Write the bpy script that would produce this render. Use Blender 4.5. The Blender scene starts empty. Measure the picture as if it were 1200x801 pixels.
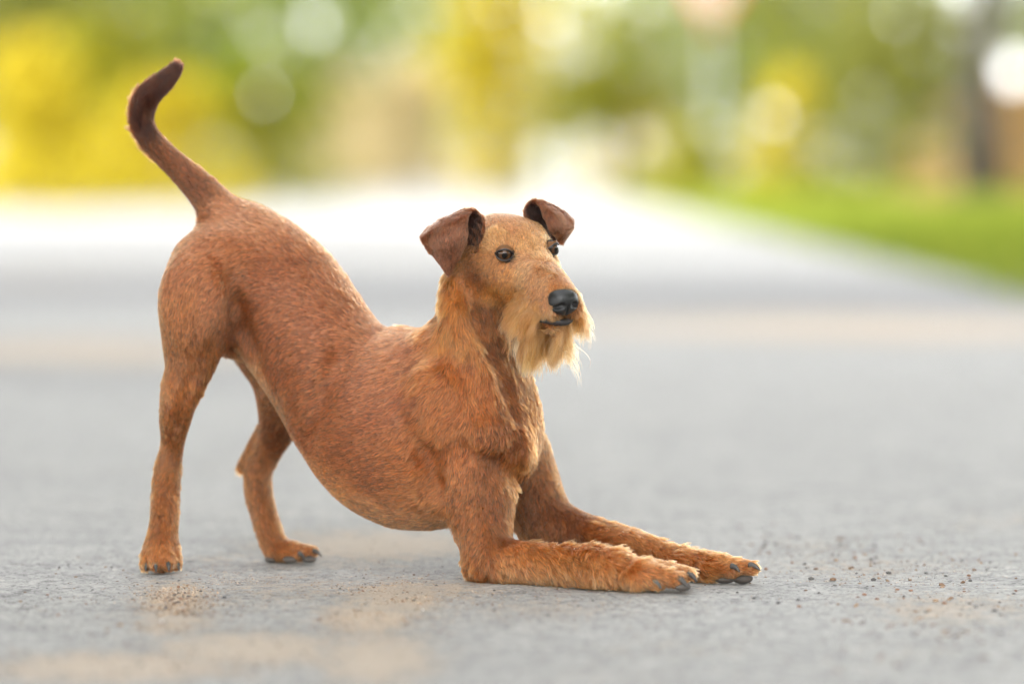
import bpy, bmesh, math, random
import numpy as np
from mathutils import Vector, Matrix

rng = np.random.default_rng(7)
random.seed(7)
S = bpy.context.scene
COL = S.collection

# ------------------------------------------------------------------ camera, sky, sun, exposure
LENS, FPX, D0, HOR = 135.0, 4500.0, 5.17, 200.0      # mm, focal length in photo pixels, dog distance (m), horizon row
PX = D0 / FPX                                       # metres per photo pixel at the dog
CAM_H = 470 * PX
cam = bpy.data.cameras.new('camera')
cam.lens = LENS; cam.sensor_width = 36.0; cam.clip_start = 0.1; cam.clip_end = 2000
cam.shift_y = -(400.5 - HOR) / 1200.0
cam.dof.use_dof = True; cam.dof.focus_distance = 5.02; cam.dof.aperture_fstop = 1.6
cam_o = bpy.data.objects.new('camera', cam); COL.objects.link(cam_o)
cam_o.location = (0, 0, CAM_H); cam_o.rotation_euler = (math.radians(90), 0, 0)
S.camera = cam_o

SUN_EL, SUN_TRAVEL = math.radians(27), (0.60, 0.80)  # light travels to the right and away from the camera
W = bpy.data.worlds.new('World'); S.world = W; W.use_nodes = True
nt = W.node_tree; nt.nodes.clear()
sky = nt.nodes.new('ShaderNodeTexSky'); sky.sky_type = 'NISHITA'; sky.sun_disc = False
sky.sun_elevation = SUN_EL
sky.sun_rotation = math.atan2(-SUN_TRAVEL[0], -SUN_TRAVEL[1])
sky.air_density = 1.0; sky.dust_density = 1.5; sky.ozone_density = 0.6; sky.altitude = 100
veil = nt.nodes.new('ShaderNodeHueSaturation'); veil.inputs['Saturation'].default_value = 0.06      # thin high cloud pales the blue
bg = nt.nodes.new('ShaderNodeBackground'); bg.inputs['Strength'].default_value = 0.15
wo = nt.nodes.new('ShaderNodeOutputWorld')
nt.links.new(sky.outputs[0], veil.inputs['Color']); nt.links.new(veil.outputs[0], bg.inputs[0]); nt.links.new(bg.outputs[0], wo.inputs[0])
sun = bpy.data.lights.new('sun', 'SUN'); sun.energy = 1.3; sun.angle = math.radians(10); sun.color = (1.0, 0.93, 0.82)
sun_o = bpy.data.objects.new('sun', sun); COL.objects.link(sun_o); sun_o.location = (-10, -12, 14)
sd = Vector((SUN_TRAVEL[0] * math.cos(SUN_EL), SUN_TRAVEL[1] * math.cos(SUN_EL), -math.sin(SUN_EL)))
sun_o.rotation_euler = sd.to_track_quat('-Z', 'Y').to_euler()
vs = S.view_settings
vs.view_transform = 'Standard'; vs.look = 'None'; vs.gamma = 1.0; vs.use_curve_mapping = False
vs.exposure = 2.78
S.cycles.max_bounces = 8; S.cycles.transparent_max_bounces = 8
S.cycles.use_denoising = True
S.cycles.denoising_prefilter = 'ACCURATE'

# ------------------------------------------------------------------ helpers
def lin(r, g, b):
    f = lambda c: (c / 255 / 12.92) if c / 255 <= 0.04045 else ((c / 255 + 0.055) / 1.055) ** 2.4
    return np.array([f(r), f(g), f(b)])

def tag(o, label=None, cat=None, group=None, kind=None):
    if label: o['label'] = label
    if cat: o['category'] = cat
    if group: o['group'] = group
    if kind: o['kind'] = kind
    return o

def mesh_obj(name, verts, faces, mat=None, parent=None, smooth=True):
    me = bpy.data.meshes.new(name)
    me.from_pydata(np.asarray(verts).tolist(), [], np.asarray(faces).tolist() if isinstance(faces, np.ndarray) else faces)
    me.update()
    if smooth: me.polygons.foreach_set('use_smooth', np.ones(len(me.polygons), bool))
    if mat: me.materials.append(mat)
    o = bpy.data.objects.new(name, me); COL.objects.link(o)
    if parent: o.parent = parent
    return o

def empty(name, loc=(0, 0, 0), rz=0):
    o = bpy.data.objects.new(name, None); COL.objects.link(o)
    o.location = loc; o.rotation_euler = (0, 0, rz); o.empty_display_size = 0.1
    return o

class NT:
    """small helper for building node materials"""
    def __init__(self, name):
        self.m = bpy.data.materials.new(name); self.m.use_nodes = True
        self.t = self.m.node_tree; self.t.nodes.clear()
        self.out = self.t.nodes.new('ShaderNodeOutputMaterial')
    def n(self, typ, inputs=None, **kw):
        nd = self.t.nodes.new(typ)
        for k, v in kw.items(): setattr(nd, k, v)
        for k, v in (inputs or {}).items():
            if isinstance(v, bpy.types.NodeSocket): self.t.links.new(v, nd.inputs[k])
            else: nd.inputs[k].default_value = v
        return nd
    def noise(self, vec, scale, detail=3.0, rough=0.55):
        return self.n('ShaderNodeTexNoise', {'Vector': vec, 'Scale': scale, 'Detail': detail, 'Roughness': rough}).outputs['Fac']
    def ramp(self, fac, stops):
        r = self.n('ShaderNodeValToRGB', {'Fac': fac}); e = r.color_ramp.elements
        while len(e) < len(stops): e.new(0.5)
        for el, (p, c) in zip(e, stops):
            el.position = p; el.color = (*c, 1) if len(c) == 3 else c
        return r.outputs['Color']
    def mix(self, fac, a, b, typ='MIX'):
        m = self.n('ShaderNodeMix', data_type='RGBA', blend_type=typ)
        for k, v in ((0, fac), (6, a), (7, b)):
            if isinstance(v, bpy.types.NodeSocket): self.t.links.new(v, m.inputs[k])
            else: m.inputs[k].default_value = v if k == 0 else ((*v, 1) if len(v) == 3 else v)
        return m.outputs[2]
    def math(self, op, a, b=0.0, c=0.0, clamp=False):
        m = self.n('ShaderNodeMath', operation=op); m.use_clamp = clamp
        for k, v in ((0, a), (1, b), (2, c)):
            if isinstance(v, bpy.types.NodeSocket): self.t.links.new(v, m.inputs[k])
            else: m.inputs[k].default_value = v
        return m.outputs[0]
    def finish(self, sh): self.t.links.new(sh, self.out.inputs['Surface']); return self.m

def simple_mat(name, col, rough=0.6, spec=0.5, bump=None, var=0.0, vscale=40):
    k = NT(name)
    co = k.n('ShaderNodeTexCoord').outputs['Object']
    base = (*col, 1)
    b = k.n('ShaderNodeBsdfPrincipled', {'Base Color': base, 'Roughness': rough, 'Specular IOR Level': spec})
    if var:
        nz = k.noise(co, vscale, 4)
        c = k.ramp(nz, [(0.3, tuple(np.array(col) * (1 - var))), (0.7, tuple(np.minimum(np.array(col) * (1 + var), 1)))])
        k.t.links.new(c, b.inputs['Base Color'])
    if bump:
        nz = k.noise(co, bump[0], 3)
        bp = k.n('ShaderNodeBump', {'Height': nz, 'Strength': bump[1], 'Distance': bump[2]})
        k.t.links.new(bp.outputs[0], b.inputs['Normal'])
    return k.finish(b.outputs[0])

def value_noise(P, scale, seed):
    """smooth 3-d value noise in -1..1 at points P (n,3); scale = feature size"""
    q = P / scale
    i = np.floor(q).astype(np.int64); f = q - i
    f = f * f * (3 - 2 * f)
    def h(a, b, c):
        n = (a * 374761393 + b * 668265263 + c * 2147483647 + seed * 974634777) & 0xFFFFFFFF
        n = ((n ^ (n >> 13)) * 1274126177) & 0xFFFFFFFF
        n = n ^ (n >> 16)
        return (n & 0xFFFF) / 32767.5 - 1
    r = 0
    for dx in (0, 1):
        for dy in (0, 1):
            for dz in (0, 1):
                w = (f[:, 0] if dx else 1 - f[:, 0]) * (f[:, 1] if dy else 1 - f[:, 1]) * (f[:, 2] if dz else 1 - f[:, 2])
                r = r + w * h(i[:, 0] + dx, i[:, 1] + dy, i[:, 2] + dz)
    return r

def at_ground(px, py, z=0.0):
    Y = (CAM_H - z) * FPX / (py - HOR)
    return np.array([(px - 600) / FPX * Y, Y, z])
# ------------------------------------------------------------------ road, verge, ground
def build_road():
    k = NT('weathered_asphalt')
    co = k.n('ShaderNodeTexCoord').outputs['Object']
    big = k.noise(co, 1.1, 4, 0.6)
    mid = k.noise(co, 20, 6, 0.75)
    fine = k.noise(co, 130, 5, 0.85)
    grit = k.n('ShaderNodeTexVoronoi', {'Vector': co, 'Scale': 250.0}, feature='F1').outputs['Color']
    c = k.ramp(mid, [(0.25, (0.215, 0.211, 0.203)), (0.5, (0.385, 0.377, 0.362)), (0.75, (0.555, 0.540, 0.512))])
    c = k.mix(0.5, c, k.ramp(big, [(0.3, (0.325, 0.319, 0.308)), (0.7, (0.47, 0.458, 0.435))]))
    c = k.mix(0.62, c, k.ramp(fine, [(0.30, (0.12, 0.12, 0.121)), (0.5, (0.37, 0.367, 0.36)), (0.72, (0.63, 0.62, 0.595))]))
    sp = k.n('ShaderNodeSeparateColor', {'Color': grit})
    c = k.mix(k.math('MULTIPLY', k.math('GREATER_THAN', sp.outputs[0], 0.90), 0.7), c, (0.07, 0.068, 0.068))
    c = k.mix(k.math('MULTIPLY', k.math('GREATER_THAN', sp.outputs[1], 0.92), 0.55), c, (0.42, 0.41, 0.39))
    mot = k.noise(co, 42, 4, 0.7)
    c = k.mix(0.75, c, k.ramp(mot, [(0.32, (0.62, 0.62, 0.63)), (0.5, (1, 1, 1)), (0.68, (1.32, 1.31, 1.28))]), 'MULTIPLY')
    mot2 = k.noise(co, 8.5, 5, 0.7)
    c = k.mix(0.8, c, k.ramp(mot2, [(0.32, (0.80, 0.80, 0.81)), (0.5, (1, 1, 1)), (0.68, (1.18, 1.17, 1.15))]), 'MULTIPLY')
    # cracks
    wv = k.n('ShaderNodeVectorMath', {0: co, 1: k.n('ShaderNodeTexNoise', {'Vector': co, 'Scale': 5.0, 'Detail': 4.0}).outputs['Color']}, operation='ADD').outputs[0]
    cr = k.n('ShaderNodeTexVoronoi', {'Vector': wv, 'Scale': 1.3}, feature='DISTANCE_TO_EDGE').outputs['Distance']
    crack = k.math('LESS_THAN', cr, 0.0035)
    c = k.mix(k.math('MULTIPLY', crack, 0.55), c, (0.07, 0.068, 0.065))
    # blown sand and dirt: own outline stored with the road sheet, broken into grains by noise
    sa = k.n('ShaderNodeAttribute', attribute_name='sand').outputs['Fac']
    gn = k.noise(co, 230, 3, 0.9)
    gm = k.noise(co, 30, 5, 0.85)
    thr = k.math('ADD', k.math('MULTIPLY_ADD', gn, 1.3, -0.65), k.math('MULTIPLY_ADD', gm, 2.0, -0.42))
    lay = k.n('ShaderNodeMapRange', {'Value': k.math('SUBTRACT', k.math('MULTIPLY_ADD', sa, 0.92, 0.0), thr), 'From Min': -0.10, 'From Max': 0.16})
    sandc = k.ramp(k.noise(co, 420, 2, 0.8), [(0.28, (0.24, 0.15, 0.095)), (0.5, (0.56, 0.46, 0.355)), (0.75, (0.70, 0.61, 0.50))])
    c = k.mix(k.math('MULTIPLY', lay.outputs[0], 0.85), c, sandc)
    dk = k.n('ShaderNodeAttribute', attribute_name='shade_band').outputs['Fac']      # tree-shade bands across the road, painted into the asphalt colour
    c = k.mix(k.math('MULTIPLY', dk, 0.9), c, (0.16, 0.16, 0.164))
    h = k.math('ADD', k.math('MULTIPLY', fine, 1.0), k.math('MULTIPLY', mid, 1.2))
    h = k.math('ADD', h, k.math('MULTIPLY', gn, k.math('MULTIPLY', lay.outputs[0], 0.6)))
    h = k.math('SUBTRACT', h, k.math('MULTIPLY', crack, 1.0))
    bp = k.n('ShaderNodeBump', {'Height': h, 'Strength': 0.9, 'Distance': 0.009})
    b = k.n('ShaderNodeBsdfPrincipled', {'Base Color': c, 'Roughness': 0.75, 'Specular IOR Level': 0.28, 'Normal': bp.outputs[0]})
    mat = k.finish(b.outputs[0])

    xs = np.concatenate([np.arange(-9.5, -1.4, 0.25), np.arange(-1.4, 1.4, 0.016), np.linspace(1.4, 2.5, 9)])
    ys = np.concatenate([np.linspace(-30, 3.4, 30), np.arange(3.45, 6.8, 0.016), np.arange(6.85, 15, 0.12), np.geomspace(15.2, 230, 70)])
    X, Y = np.meshgrid(xs, ys, indexing='ij')
    P = np.stack([X.ravel(), Y.ravel(), np.zeros(X.size)], 1)
    near = np.clip(1 - np.abs(P[:, 1] - 5.0) / 1.9, 0, 1)
    z = 0.0016 * value_noise(P, 0.11, 3) * near + 0.0008 * value_noise(P, 0.035, 4) * near
    edge = np.interp(P[:, 0], [2.15, 2.5], [0, -0.03])
    # sand blobs: photo column, photo row, half sizes in pixels, strength
    blobs = [(205, 702, 46, 26, 1.0), (228, 690, 30, 10, .5), (200, 728, 60, 20, .75), (462, 700, 66, 24, 1.0), (430, 722, 60, 22, .95),
             (500, 690, 90, 12, .8), (130, 782, 180, 20, 1.0), (300, 760, 130, 22, .9), (440, 775, 90, 40, .9), (330, 690, 160, 22, .6),
             (420, 660, 120, 14, .55), (440, 640, 160, 22, .9), (260, 655, 60, 10, .5), (640, 712, 120, 16, .45), (1020, 665, 150, 18, .42),
             (1110, 715, 120, 26, .75), (950, 640, 60, 14, .35), (1080, 760, 160, 24, .4), (800, 760, 140, 16, .45), (790, 690, 90, 8, .35),
             (60, 715, 90, 14, .3), (700, 790, 160, 20, .4), (420, 590, 260, 22, .35), (1150, 610, 120, 16, .45)]
    far_blobs = [(100, 412, 260, 18, .95), (1000, 384, 360, 16, 1.0), (330, 300, 500, 8, .5), (600, 470, 500, 24, .22), (60, 325, 220, 6, .6), (420, 540, 420, 20, .25)]
    py = HOR + CAM_H * FPX / np.maximum(P[:, 1], 0.5)
    px = 600 + P[:, 0] / np.maximum(P[:, 1], 0.5) * FPX
    sand = np.zeros(len(P))
    for (bx, by, rx, ry, st) in blobs + far_blobs:
        e = ((px - bx) / rx) ** 2 + ((py - by) / ry) ** 2
        sand = np.maximum(sand, st * np.exp(-0.8 * e))
    sand += 0.10 + 0.16 * value_noise(P, 0.33, 9)
    P[:, 2] = z + edge
    nx, ny = len(xs), len(ys)
    a = (np.arange(nx - 1)[:, None] * ny + np.arange(ny - 1)[None]).ravel()
    F = np.stack([a, a + ny, a + ny + 1, a + 1], 1)
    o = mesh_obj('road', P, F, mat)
    at = o.data.attributes.new('sand', 'FLOAT', 'POINT'); at.data.foreach_set('value', np.clip(sand, 0, 1).astype(np.float32))
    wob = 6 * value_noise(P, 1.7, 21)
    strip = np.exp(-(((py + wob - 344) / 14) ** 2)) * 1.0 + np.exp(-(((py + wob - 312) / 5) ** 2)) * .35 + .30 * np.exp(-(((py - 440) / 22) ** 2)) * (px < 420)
    at = o.data.attributes.new('shade_band', 'FLOAT', 'POINT'); at.data.foreach_set('value', np.clip(strip, 0, 1).astype(np.float32))
    tag(o, kind='structure')

    # loose grit: tiny stones lying on the road, joined, far too many to count
    ico = [(0, 0, 1), (.89, 0, .45), (.28, .85, .45), (-.72, .53, .45), (-.72, -.53, .45), (.28, -.85, .45), (.72, .53, -.3), (-.28, .85, -.3), (-.89, 0, -.3), (-.28, -.85, -.3), (.72, -.53, -.3)]
    icof = [(0, 1, 2), (0, 2, 3), (0, 3, 4), (0, 4, 5), (0, 5, 1), (1, 6, 2), (2, 6, 7), (2, 7, 3), (3, 7, 8), (3, 8, 4), (4, 8, 9), (4, 9, 5), (5, 9, 10), (5, 10, 1), (1, 10, 6)]
    ico = np.array(ico); icof = np.array(icof)
    pts = []
    def scatter(n, bx, by, rx, ry, smin, smax):
        for _ in range(n):
            x = random.gauss(bx, rx); y = random.gauss(by, ry)
            if y < 560 or y > 815: continue
            g = at_ground(x, y); sz = smin * (smax / smin) ** (random.random() ** 1.8)
            pts.append((g[0], g[1], sz))
    scatter(260, 1010, 672, 75, 22, 0.0007, 0.0036)
    scatter(200, 1110, 700, 70, 28, 0.0007, 0.0036)
    scatter(60, 980, 640, 70, 14, 0.0012, 0.0040)
    scatter(420, 205, 703, 22, 12, 0.0005, 0.0026)
    scatter(260, 205, 722, 42, 14, 0.0005, 0.0024)
    scatter(220, 462, 700, 34, 13, 0.0006, 0.0022)
    scatter(150, 430, 722, 40, 14, 0.0006, 0.0022)
    scatter(1200, 600, 690, 380, 45, 0.0004, 0.0018)
    scatter(260, 110, 700, 90, 40, 0.0007, 0.0024)
    scatter(160, 1080, 760, 90, 22, 0.001, 0.003)
    scatter(200, 200, 782, 120, 12, 0.0008, 0.0028)
    scatter(14, 1040, 668, 80, 20, 0.003, 0.0055); scatter(10, 200, 705, 40, 14, 0.0022, 0.0042); scatter(12, 600, 690, 380, 40, 0.002, 0.004)
    sandy0 = len(pts)
    for (n, bx, by, rx, ry) in ((1500, 205, 702, 20, 11), (900, 207, 722, 42, 14), (1500, 462, 700, 32, 12), (1000, 432, 722, 42, 14), (700, 520, 690, 50, 7), (900, 250, 690, 40, 12), (900, 330, 690, 130, 16), (700, 640, 712, 110, 12), (900, 130, 782, 120, 14), (700, 1030, 668, 110, 16), (500, 1110, 712, 80, 20)):
        scatter(n, bx, by, rx, ry, 0.0004, 0.0011)
    V, Fc, C = [], [], []
    pal = np.array([(.10, .095, .09), (.16, .10, .065), (.25, .17, .11), (.07, .065, .065), (.33, .30, .27), (.20, .11, .07)])
    spal = np.array([(.55, .42, .29), (.66, .54, .41), (.38, .23, .13), (.26, .15, .09)])
    for i, (x, y, sz) in enumerate(pts):
        v = ico * (0.75 + 0.5 * rng.random((11, 1))) * np.array([sz, sz, sz * 0.7])
        a = rng.random() * 6.28
        R = np.array([[math.cos(a), -math.sin(a), 0], [math.sin(a), math.cos(a), 0], [0, 0, 1]])
        V.append(v @ R.T + np.array([x, y, sz * 0.35])); Fc.append(icof + 11 * i)
        C.append(np.repeat((pal[rng.choice(6, p=[.24, .2, .2, .16, .08, .12])] if i < sandy0 else spal[rng.integers(0, 4)])[None], 11, 0))
    kk = NT('grit_stone')
    ac = kk.n('ShaderNodeAttribute', attribute_name='col').outputs['Color']
    bb = kk.n('ShaderNodeBsdfPrincipled', {'Base Color': ac, 'Roughness': 0.85, 'Specular IOR Level': 0.2})
    g = mesh_obj('grit', np.concatenate(V), np.concatenate(Fc), kk.finish(bb.outputs[0]), smooth=False)
    at = g.data.attributes.new('col', 'FLOAT_COLOR', 'POINT')
    cc = np.concatenate(C); at.data.foreach_set('color', np.c_[cc, np.ones(len(cc))].astype(np.float32).ravel())
    tag(g, 'loose brown and dark grit scattered over the grey road around the dog', 'grit', kind='stuff')

    # ground to the horizon
    k = NT('meadow_ground')
    co = k.n('ShaderNodeTexCoord').outputs['Object']
    c = k.ramp(k.noise(co, 0.6, 5), [(0.3, (0.05, 0.075, 0.018)), (0.7, (0.085, 0.12, 0.025))])
    c = k.mix(0.4, c, k.ramp(k.noise(co, 14, 3), [(0.3, (0.05, 0.08, 0.015)), (0.7, (0.11, 0.14, 0.03))]))
    b = k.n('ShaderNodeBsdfPrincipled', {'Base Color': c, 'Roughness': 0.9, 'Specular IOR Level': 0.1})
    gm = k.finish(b.outputs[0])
    n = 1500
    V = [(-n, -n, -.04), (n, -n, -.04), (n, n, -.04), (-n, n, -.04)]
    tag(mesh_obj('ground', V, [(0, 1, 2, 3)], gm), kind='structure')
    # raised right-hand verge: a real bank of earth under the grass
    xs = np.array([2.3, 2.55, 2.9, 3.5, 5, 8, 14, 30, 60]); zs = np.array([-.02, .03, .07, .11, .17, .24, .3, .3, .2])
    ys = np.concatenate([np.arange(4, 60, 1.0), np.geomspace(60, 230, 24)])
    X, Y = np.meshgrid(xs, ys, indexing='ij')
    P = np.stack([X.ravel(), Y.ravel(), np.repeat(zs, len(ys))], 1)
    P[:, 2] += 0.03 * value_noise(P, 1.4, 5) * (P[:, 0] > 2.45)
    ny = len(ys); a = (np.arange(len(xs) - 1)[:, None] * ny + np.arange(ny - 1)[None]).ravel()
    tag(mesh_obj('verge', P, np.stack([a, a + ny, a + ny + 1, a + 1], 1), gm), kind='structure')
    # grass blades on the verge
    N = 36000
    gx = 2.42 + rng.random(N) ** 1.6 * 7.5 + 0.12 * rng.standard_normal(N); gy = 5 + rng.random(N) ** 1.4 * 70
    gz = np.interp(gx, xs, zs)
    h = 0.06 + 0.12 * rng.random(N); w = 0.008 + 0.014 * rng.random(N) * (gy / 20); an = rng.random(N) * 6.28
    ln = 0.06 * rng.standard_normal((N, 2))
    B = np.stack([gx, gy, gz], 1); dx = np.stack([np.cos(an) * w, np.sin(an) * w, 0 * w], 1)
    V = np.stack([B - dx, B + dx, B + np.c_[ln, h]], 1).reshape(-1, 3)
    k = NT('grass_blade')
    ob = k.n('ShaderNodeNewGeometry').outputs['Random Per Island']
    c = k.ramp(ob, [(0.0, (0.115, 0.165, 0.02)), (0.5, (0.19, 0.24, 0.03)), (1.0, (0.28, 0.30, 0.045))])
    d = k.n('ShaderNodeBsdfDiffuse', {'Color': c}).outputs[0]; t = k.n('ShaderNodeBsdfTranslucent', {'Color': c}).outputs[0]
    g = mesh_obj('grass', V, np.arange(3 * N).reshape(-1, 3), k.finish(k.n('ShaderNodeMixShader', {0: 0.4, 1: d, 2: t}).outputs[0]), smooth=False)
    tag(g, 'blurred bright green grass along the right edge of the road', 'grass', kind='stuff')

build_road()

# ------------------------------------------------------------------ trees and bushes
def leaf_mat(name, c1, c2, c3, trans=0.45):
    k = NT(name)
    r = k.n('ShaderNodeNewGeometry').outputs['Random Per Island']
    c = k.ramp(r, [(0.0, c1), (0.5, c2), (1.0, c3)])
    d = k.n('ShaderNodeBsdfPrincipled', {'Base Color': c, 'Roughness': 0.55, 'Specular IOR Level': 0.25}).outputs[0]
    t = k.n('ShaderNodeBsdfTranslucent', {'Color': c}).outputs[0]
    return k.finish(k.n('ShaderNodeMixShader', {0: trans, 1: d, 2: t}).outputs[0])

LEAF = {
    'green':  leaf_mat('green_leaf', (.065, .105, .007), (.13, .175, .009), (.19, .225, .013)),
    'olive':  leaf_mat('olive_leaf', (.08, .09, .015), (.13, .14, .02), (.20, .20, .03)),
    'yellow': leaf_mat('yellow_leaf', (.31, .245, .009), (.415, .33, .011), (.50, .40, .02)),
    'lime':   leaf_mat('lime_leaf', (.17, .185, .009), (.25, .255, .012), (.33, .305, .016)),
    'tan':    leaf_mat('tan_leaf', (.46, .37, .18), (.60, .50, .27), (.70, .61, .37)),
    'rust':   leaf_mat('rust_leaf', (.30, .19, .08), (.42, .28, .11), (.50, .35, .15)),
    'grey':   leaf_mat('grey_green_leaf', (.09, .11, .05), (.16, .18, .08), (.26, .27, .15)),
}
BARK = simple_mat('bark', (0.032, 0.028, 0.022), 0.9, 0.2, bump=(25, 0.8, 0.02), var=0.4, vscale=12)

def tube(path, radii, n=8):
    V, F = [], []
    path = np.array(path, float)
    for i, p in enumerate(path):
        t = path[min(i + 1, len(path) - 1)] - path[max(i - 1, 0)]; t /= np.linalg.norm(t)
        a = np.cross(t, (1, 0.3, 0.1)); a /= np.linalg.norm(a); b = np.cross(t, a)
        for j in range(n):
            th = 2 * math.pi * j / n
            V.append(p + radii[i] * (math.cos(th) * a + math.sin(th) * b))
    for i in range(len(path) - 1):
        for j in range(n):
            F.append((i * n + j, i * n + (j + 1) % n, (i + 1) * n + (j + 1) % n, (i + 1) * n + j))
    V.append(path[0]); V.append(path[-1]); q = len(V)
    F += [(q - 2, (j + 1) % n, j) for j in range(n)] + [(q - 1, (len(path) - 1) * n + j, (len(path) - 1) * n + (j + 1) % n) for j in range(n)]
    return V, F

def trunk_mesh(h, r, limbs, seed, spread):
    rd = random.Random(seed); V, F = [], []
    def add(p, q):
        v, f = tube(p, q); o = len(V); V.extend(v); F.extend([tuple(i + o for i in t) for t in f])
    pts = [(0, 0, -0.1)]
    for i in range(1, 7): pts.append((rd.gauss(0, .02) * h * i / 6, rd.gauss(0, .02) * h * i / 6, h * i / 6))
    add(pts, [r * (1.35 if i == 0 else 1 - 0.13 * i) for i in range(7)])
    for j in range(limbs):
        z = h * rd.uniform(.25, .95); a = rd.uniform(0, 6.28); L = spread * rd.uniform(.5, 1)
        p0 = Vector((0, 0, z)); d = Vector((math.cos(a), math.sin(a), rd.uniform(.3, 1.1)))
        add([p0, p0 + d * L * .4, p0 + d * L * .75 + Vector((0, 0, L * .1)), p0 + d * L], [r * .42, r * .3, r * .18, r * .06])
    return V, F

def crown_mesh(z0, z1, rad, clumps, per, leaf, seed, shape='round'):
    g = np.random.default_rng(seed)
    cz = z0 + (z1 - z0) * g.random(clumps)
    t = (cz - z0) / (z1 - z0)
    prof = np.sqrt(np.clip(1 - (2 * t - 0.9) ** 2 / 1.25, 0.05, 1)) if shape == 'round' else np.clip(1.05 - t ** 1.6, .2, 1)
    a = g.random(clumps) * 6.283; rr = rad * prof * np.sqrt(g.random(clumps)) * (0.85 + 0.3 * g.random(clumps))
    C = np.stack([np.cos(a) * rr, np.sin(a) * rr, cz], 1)
    cs = rad * (0.10 + 0.12 * g.random(clumps))
    N = clumps * per
    P = np.repeat(C, per, 0) + g.standard_normal((N, 3)) * np.repeat(cs, per)[:, None] * np.array([1, 1, .8])
    u = g.standard_normal((N, 3)); u /= np.linalg.norm(u, axis=1)[:, None]
    w = np.cross(u, g.standard_normal((N, 3))); w /= np.linalg.norm(w, axis=1)[:, None]
    L = leaf * (0.6 + 0.8 * g.random((N, 1)))
    P[:, 2] = np.maximum(P[:, 2], 0.02)
    V = np.stack([P - u * L, P - w * L * .55, P + u * L, P + w * L * .55], 1).reshape(-1, 3)
    V[:, 2] = np.maximum(V[:, 2], 0.0)
    return V, np.arange(4 * N).reshape(-1, 4)

PROTO = {}
def proto(kind, col):
    """shared mesh data for one sort of plant; unit-free sizes in metres"""
    if (kind, col) in PROTO: return PROTO[(kind, col)]
    if kind == 'tree':   tv, cv = trunk_mesh(6.5, .20, 9, 3, 3.0), crown_mesh(1.5, 10, 3.2, 105, 46, .15, 11)
    elif kind == 'bush': tv, cv = trunk_mesh(1.4, .05, 9, 5, 1.1), crown_mesh(.1, 3.0, 1.5, 90, 36, .10, 12, 'bush')
    elif kind == 'tall': tv, cv = trunk_mesh(4.5, .09, 10, 6, 1.2), crown_mesh(.2, 7.0, 1.3, 110, 36, .13, 13)
    elif kind == 'shade': tv, cv = trunk_mesh(9.5, .26, 12, 8, 4.2), crown_mesh(2.6, 14, 4.6, 260, 46, .24, 14)
    elif kind == 'dapple': tv, cv = trunk_mesh(9.5, .2, 12, 18, 4.0), crown_mesh(3, 14, 4.4, 120, 40, .22, 24)
    elif kind == 'bare': tv, cv = trunk_mesh(9, .21, 10, 9, 3.4), crown_mesh(3.2, 11, 3.4, 120, 40, .16, 15)
    a = bpy.data.meshes.new('trunk'); a.from_pydata([tuple(v) for v in tv[0]], [], tv[1]); a.materials.append(BARK)
    a.polygons.foreach_set('use_smooth', np.ones(len(a.polygons), bool))
    b = bpy.data.meshes.new('crown'); b.from_pydata(cv[0].tolist(), [], cv[1].tolist()); b.materials.append(LEAF[col])
    PROTO[(kind, col)] = (a, b); return a, b

def plant(name, kind, col, px, Y, label, cat, sx=1.0, sz=1.0, rz=0.0, group=None, x=None):
    a, b = proto(kind, col)
    X = (px - 600) / FPX * Y if x is None else x
    z = float(np.interp(X, [2.3, 2.55, 2.9, 3.5, 5, 8, 14, 30], [-.04, .02, .05, .09, .15, .22, .28, .28])) if Y > 4 else -0.04
    r = empty(name, (X, Y, z), rz); r.scale = (sx, sx, sz)
    tag(r, label, cat, group)
    for nm, m in (('trunk' if kind not in ('bush',) else 'stem', a), ('crown' if kind not in ('bush',) else 'foliage', b)):
        o = bpy.data.objects.new(nm, m); COL.objects.link(o); o.parent = r
    return r

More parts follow.
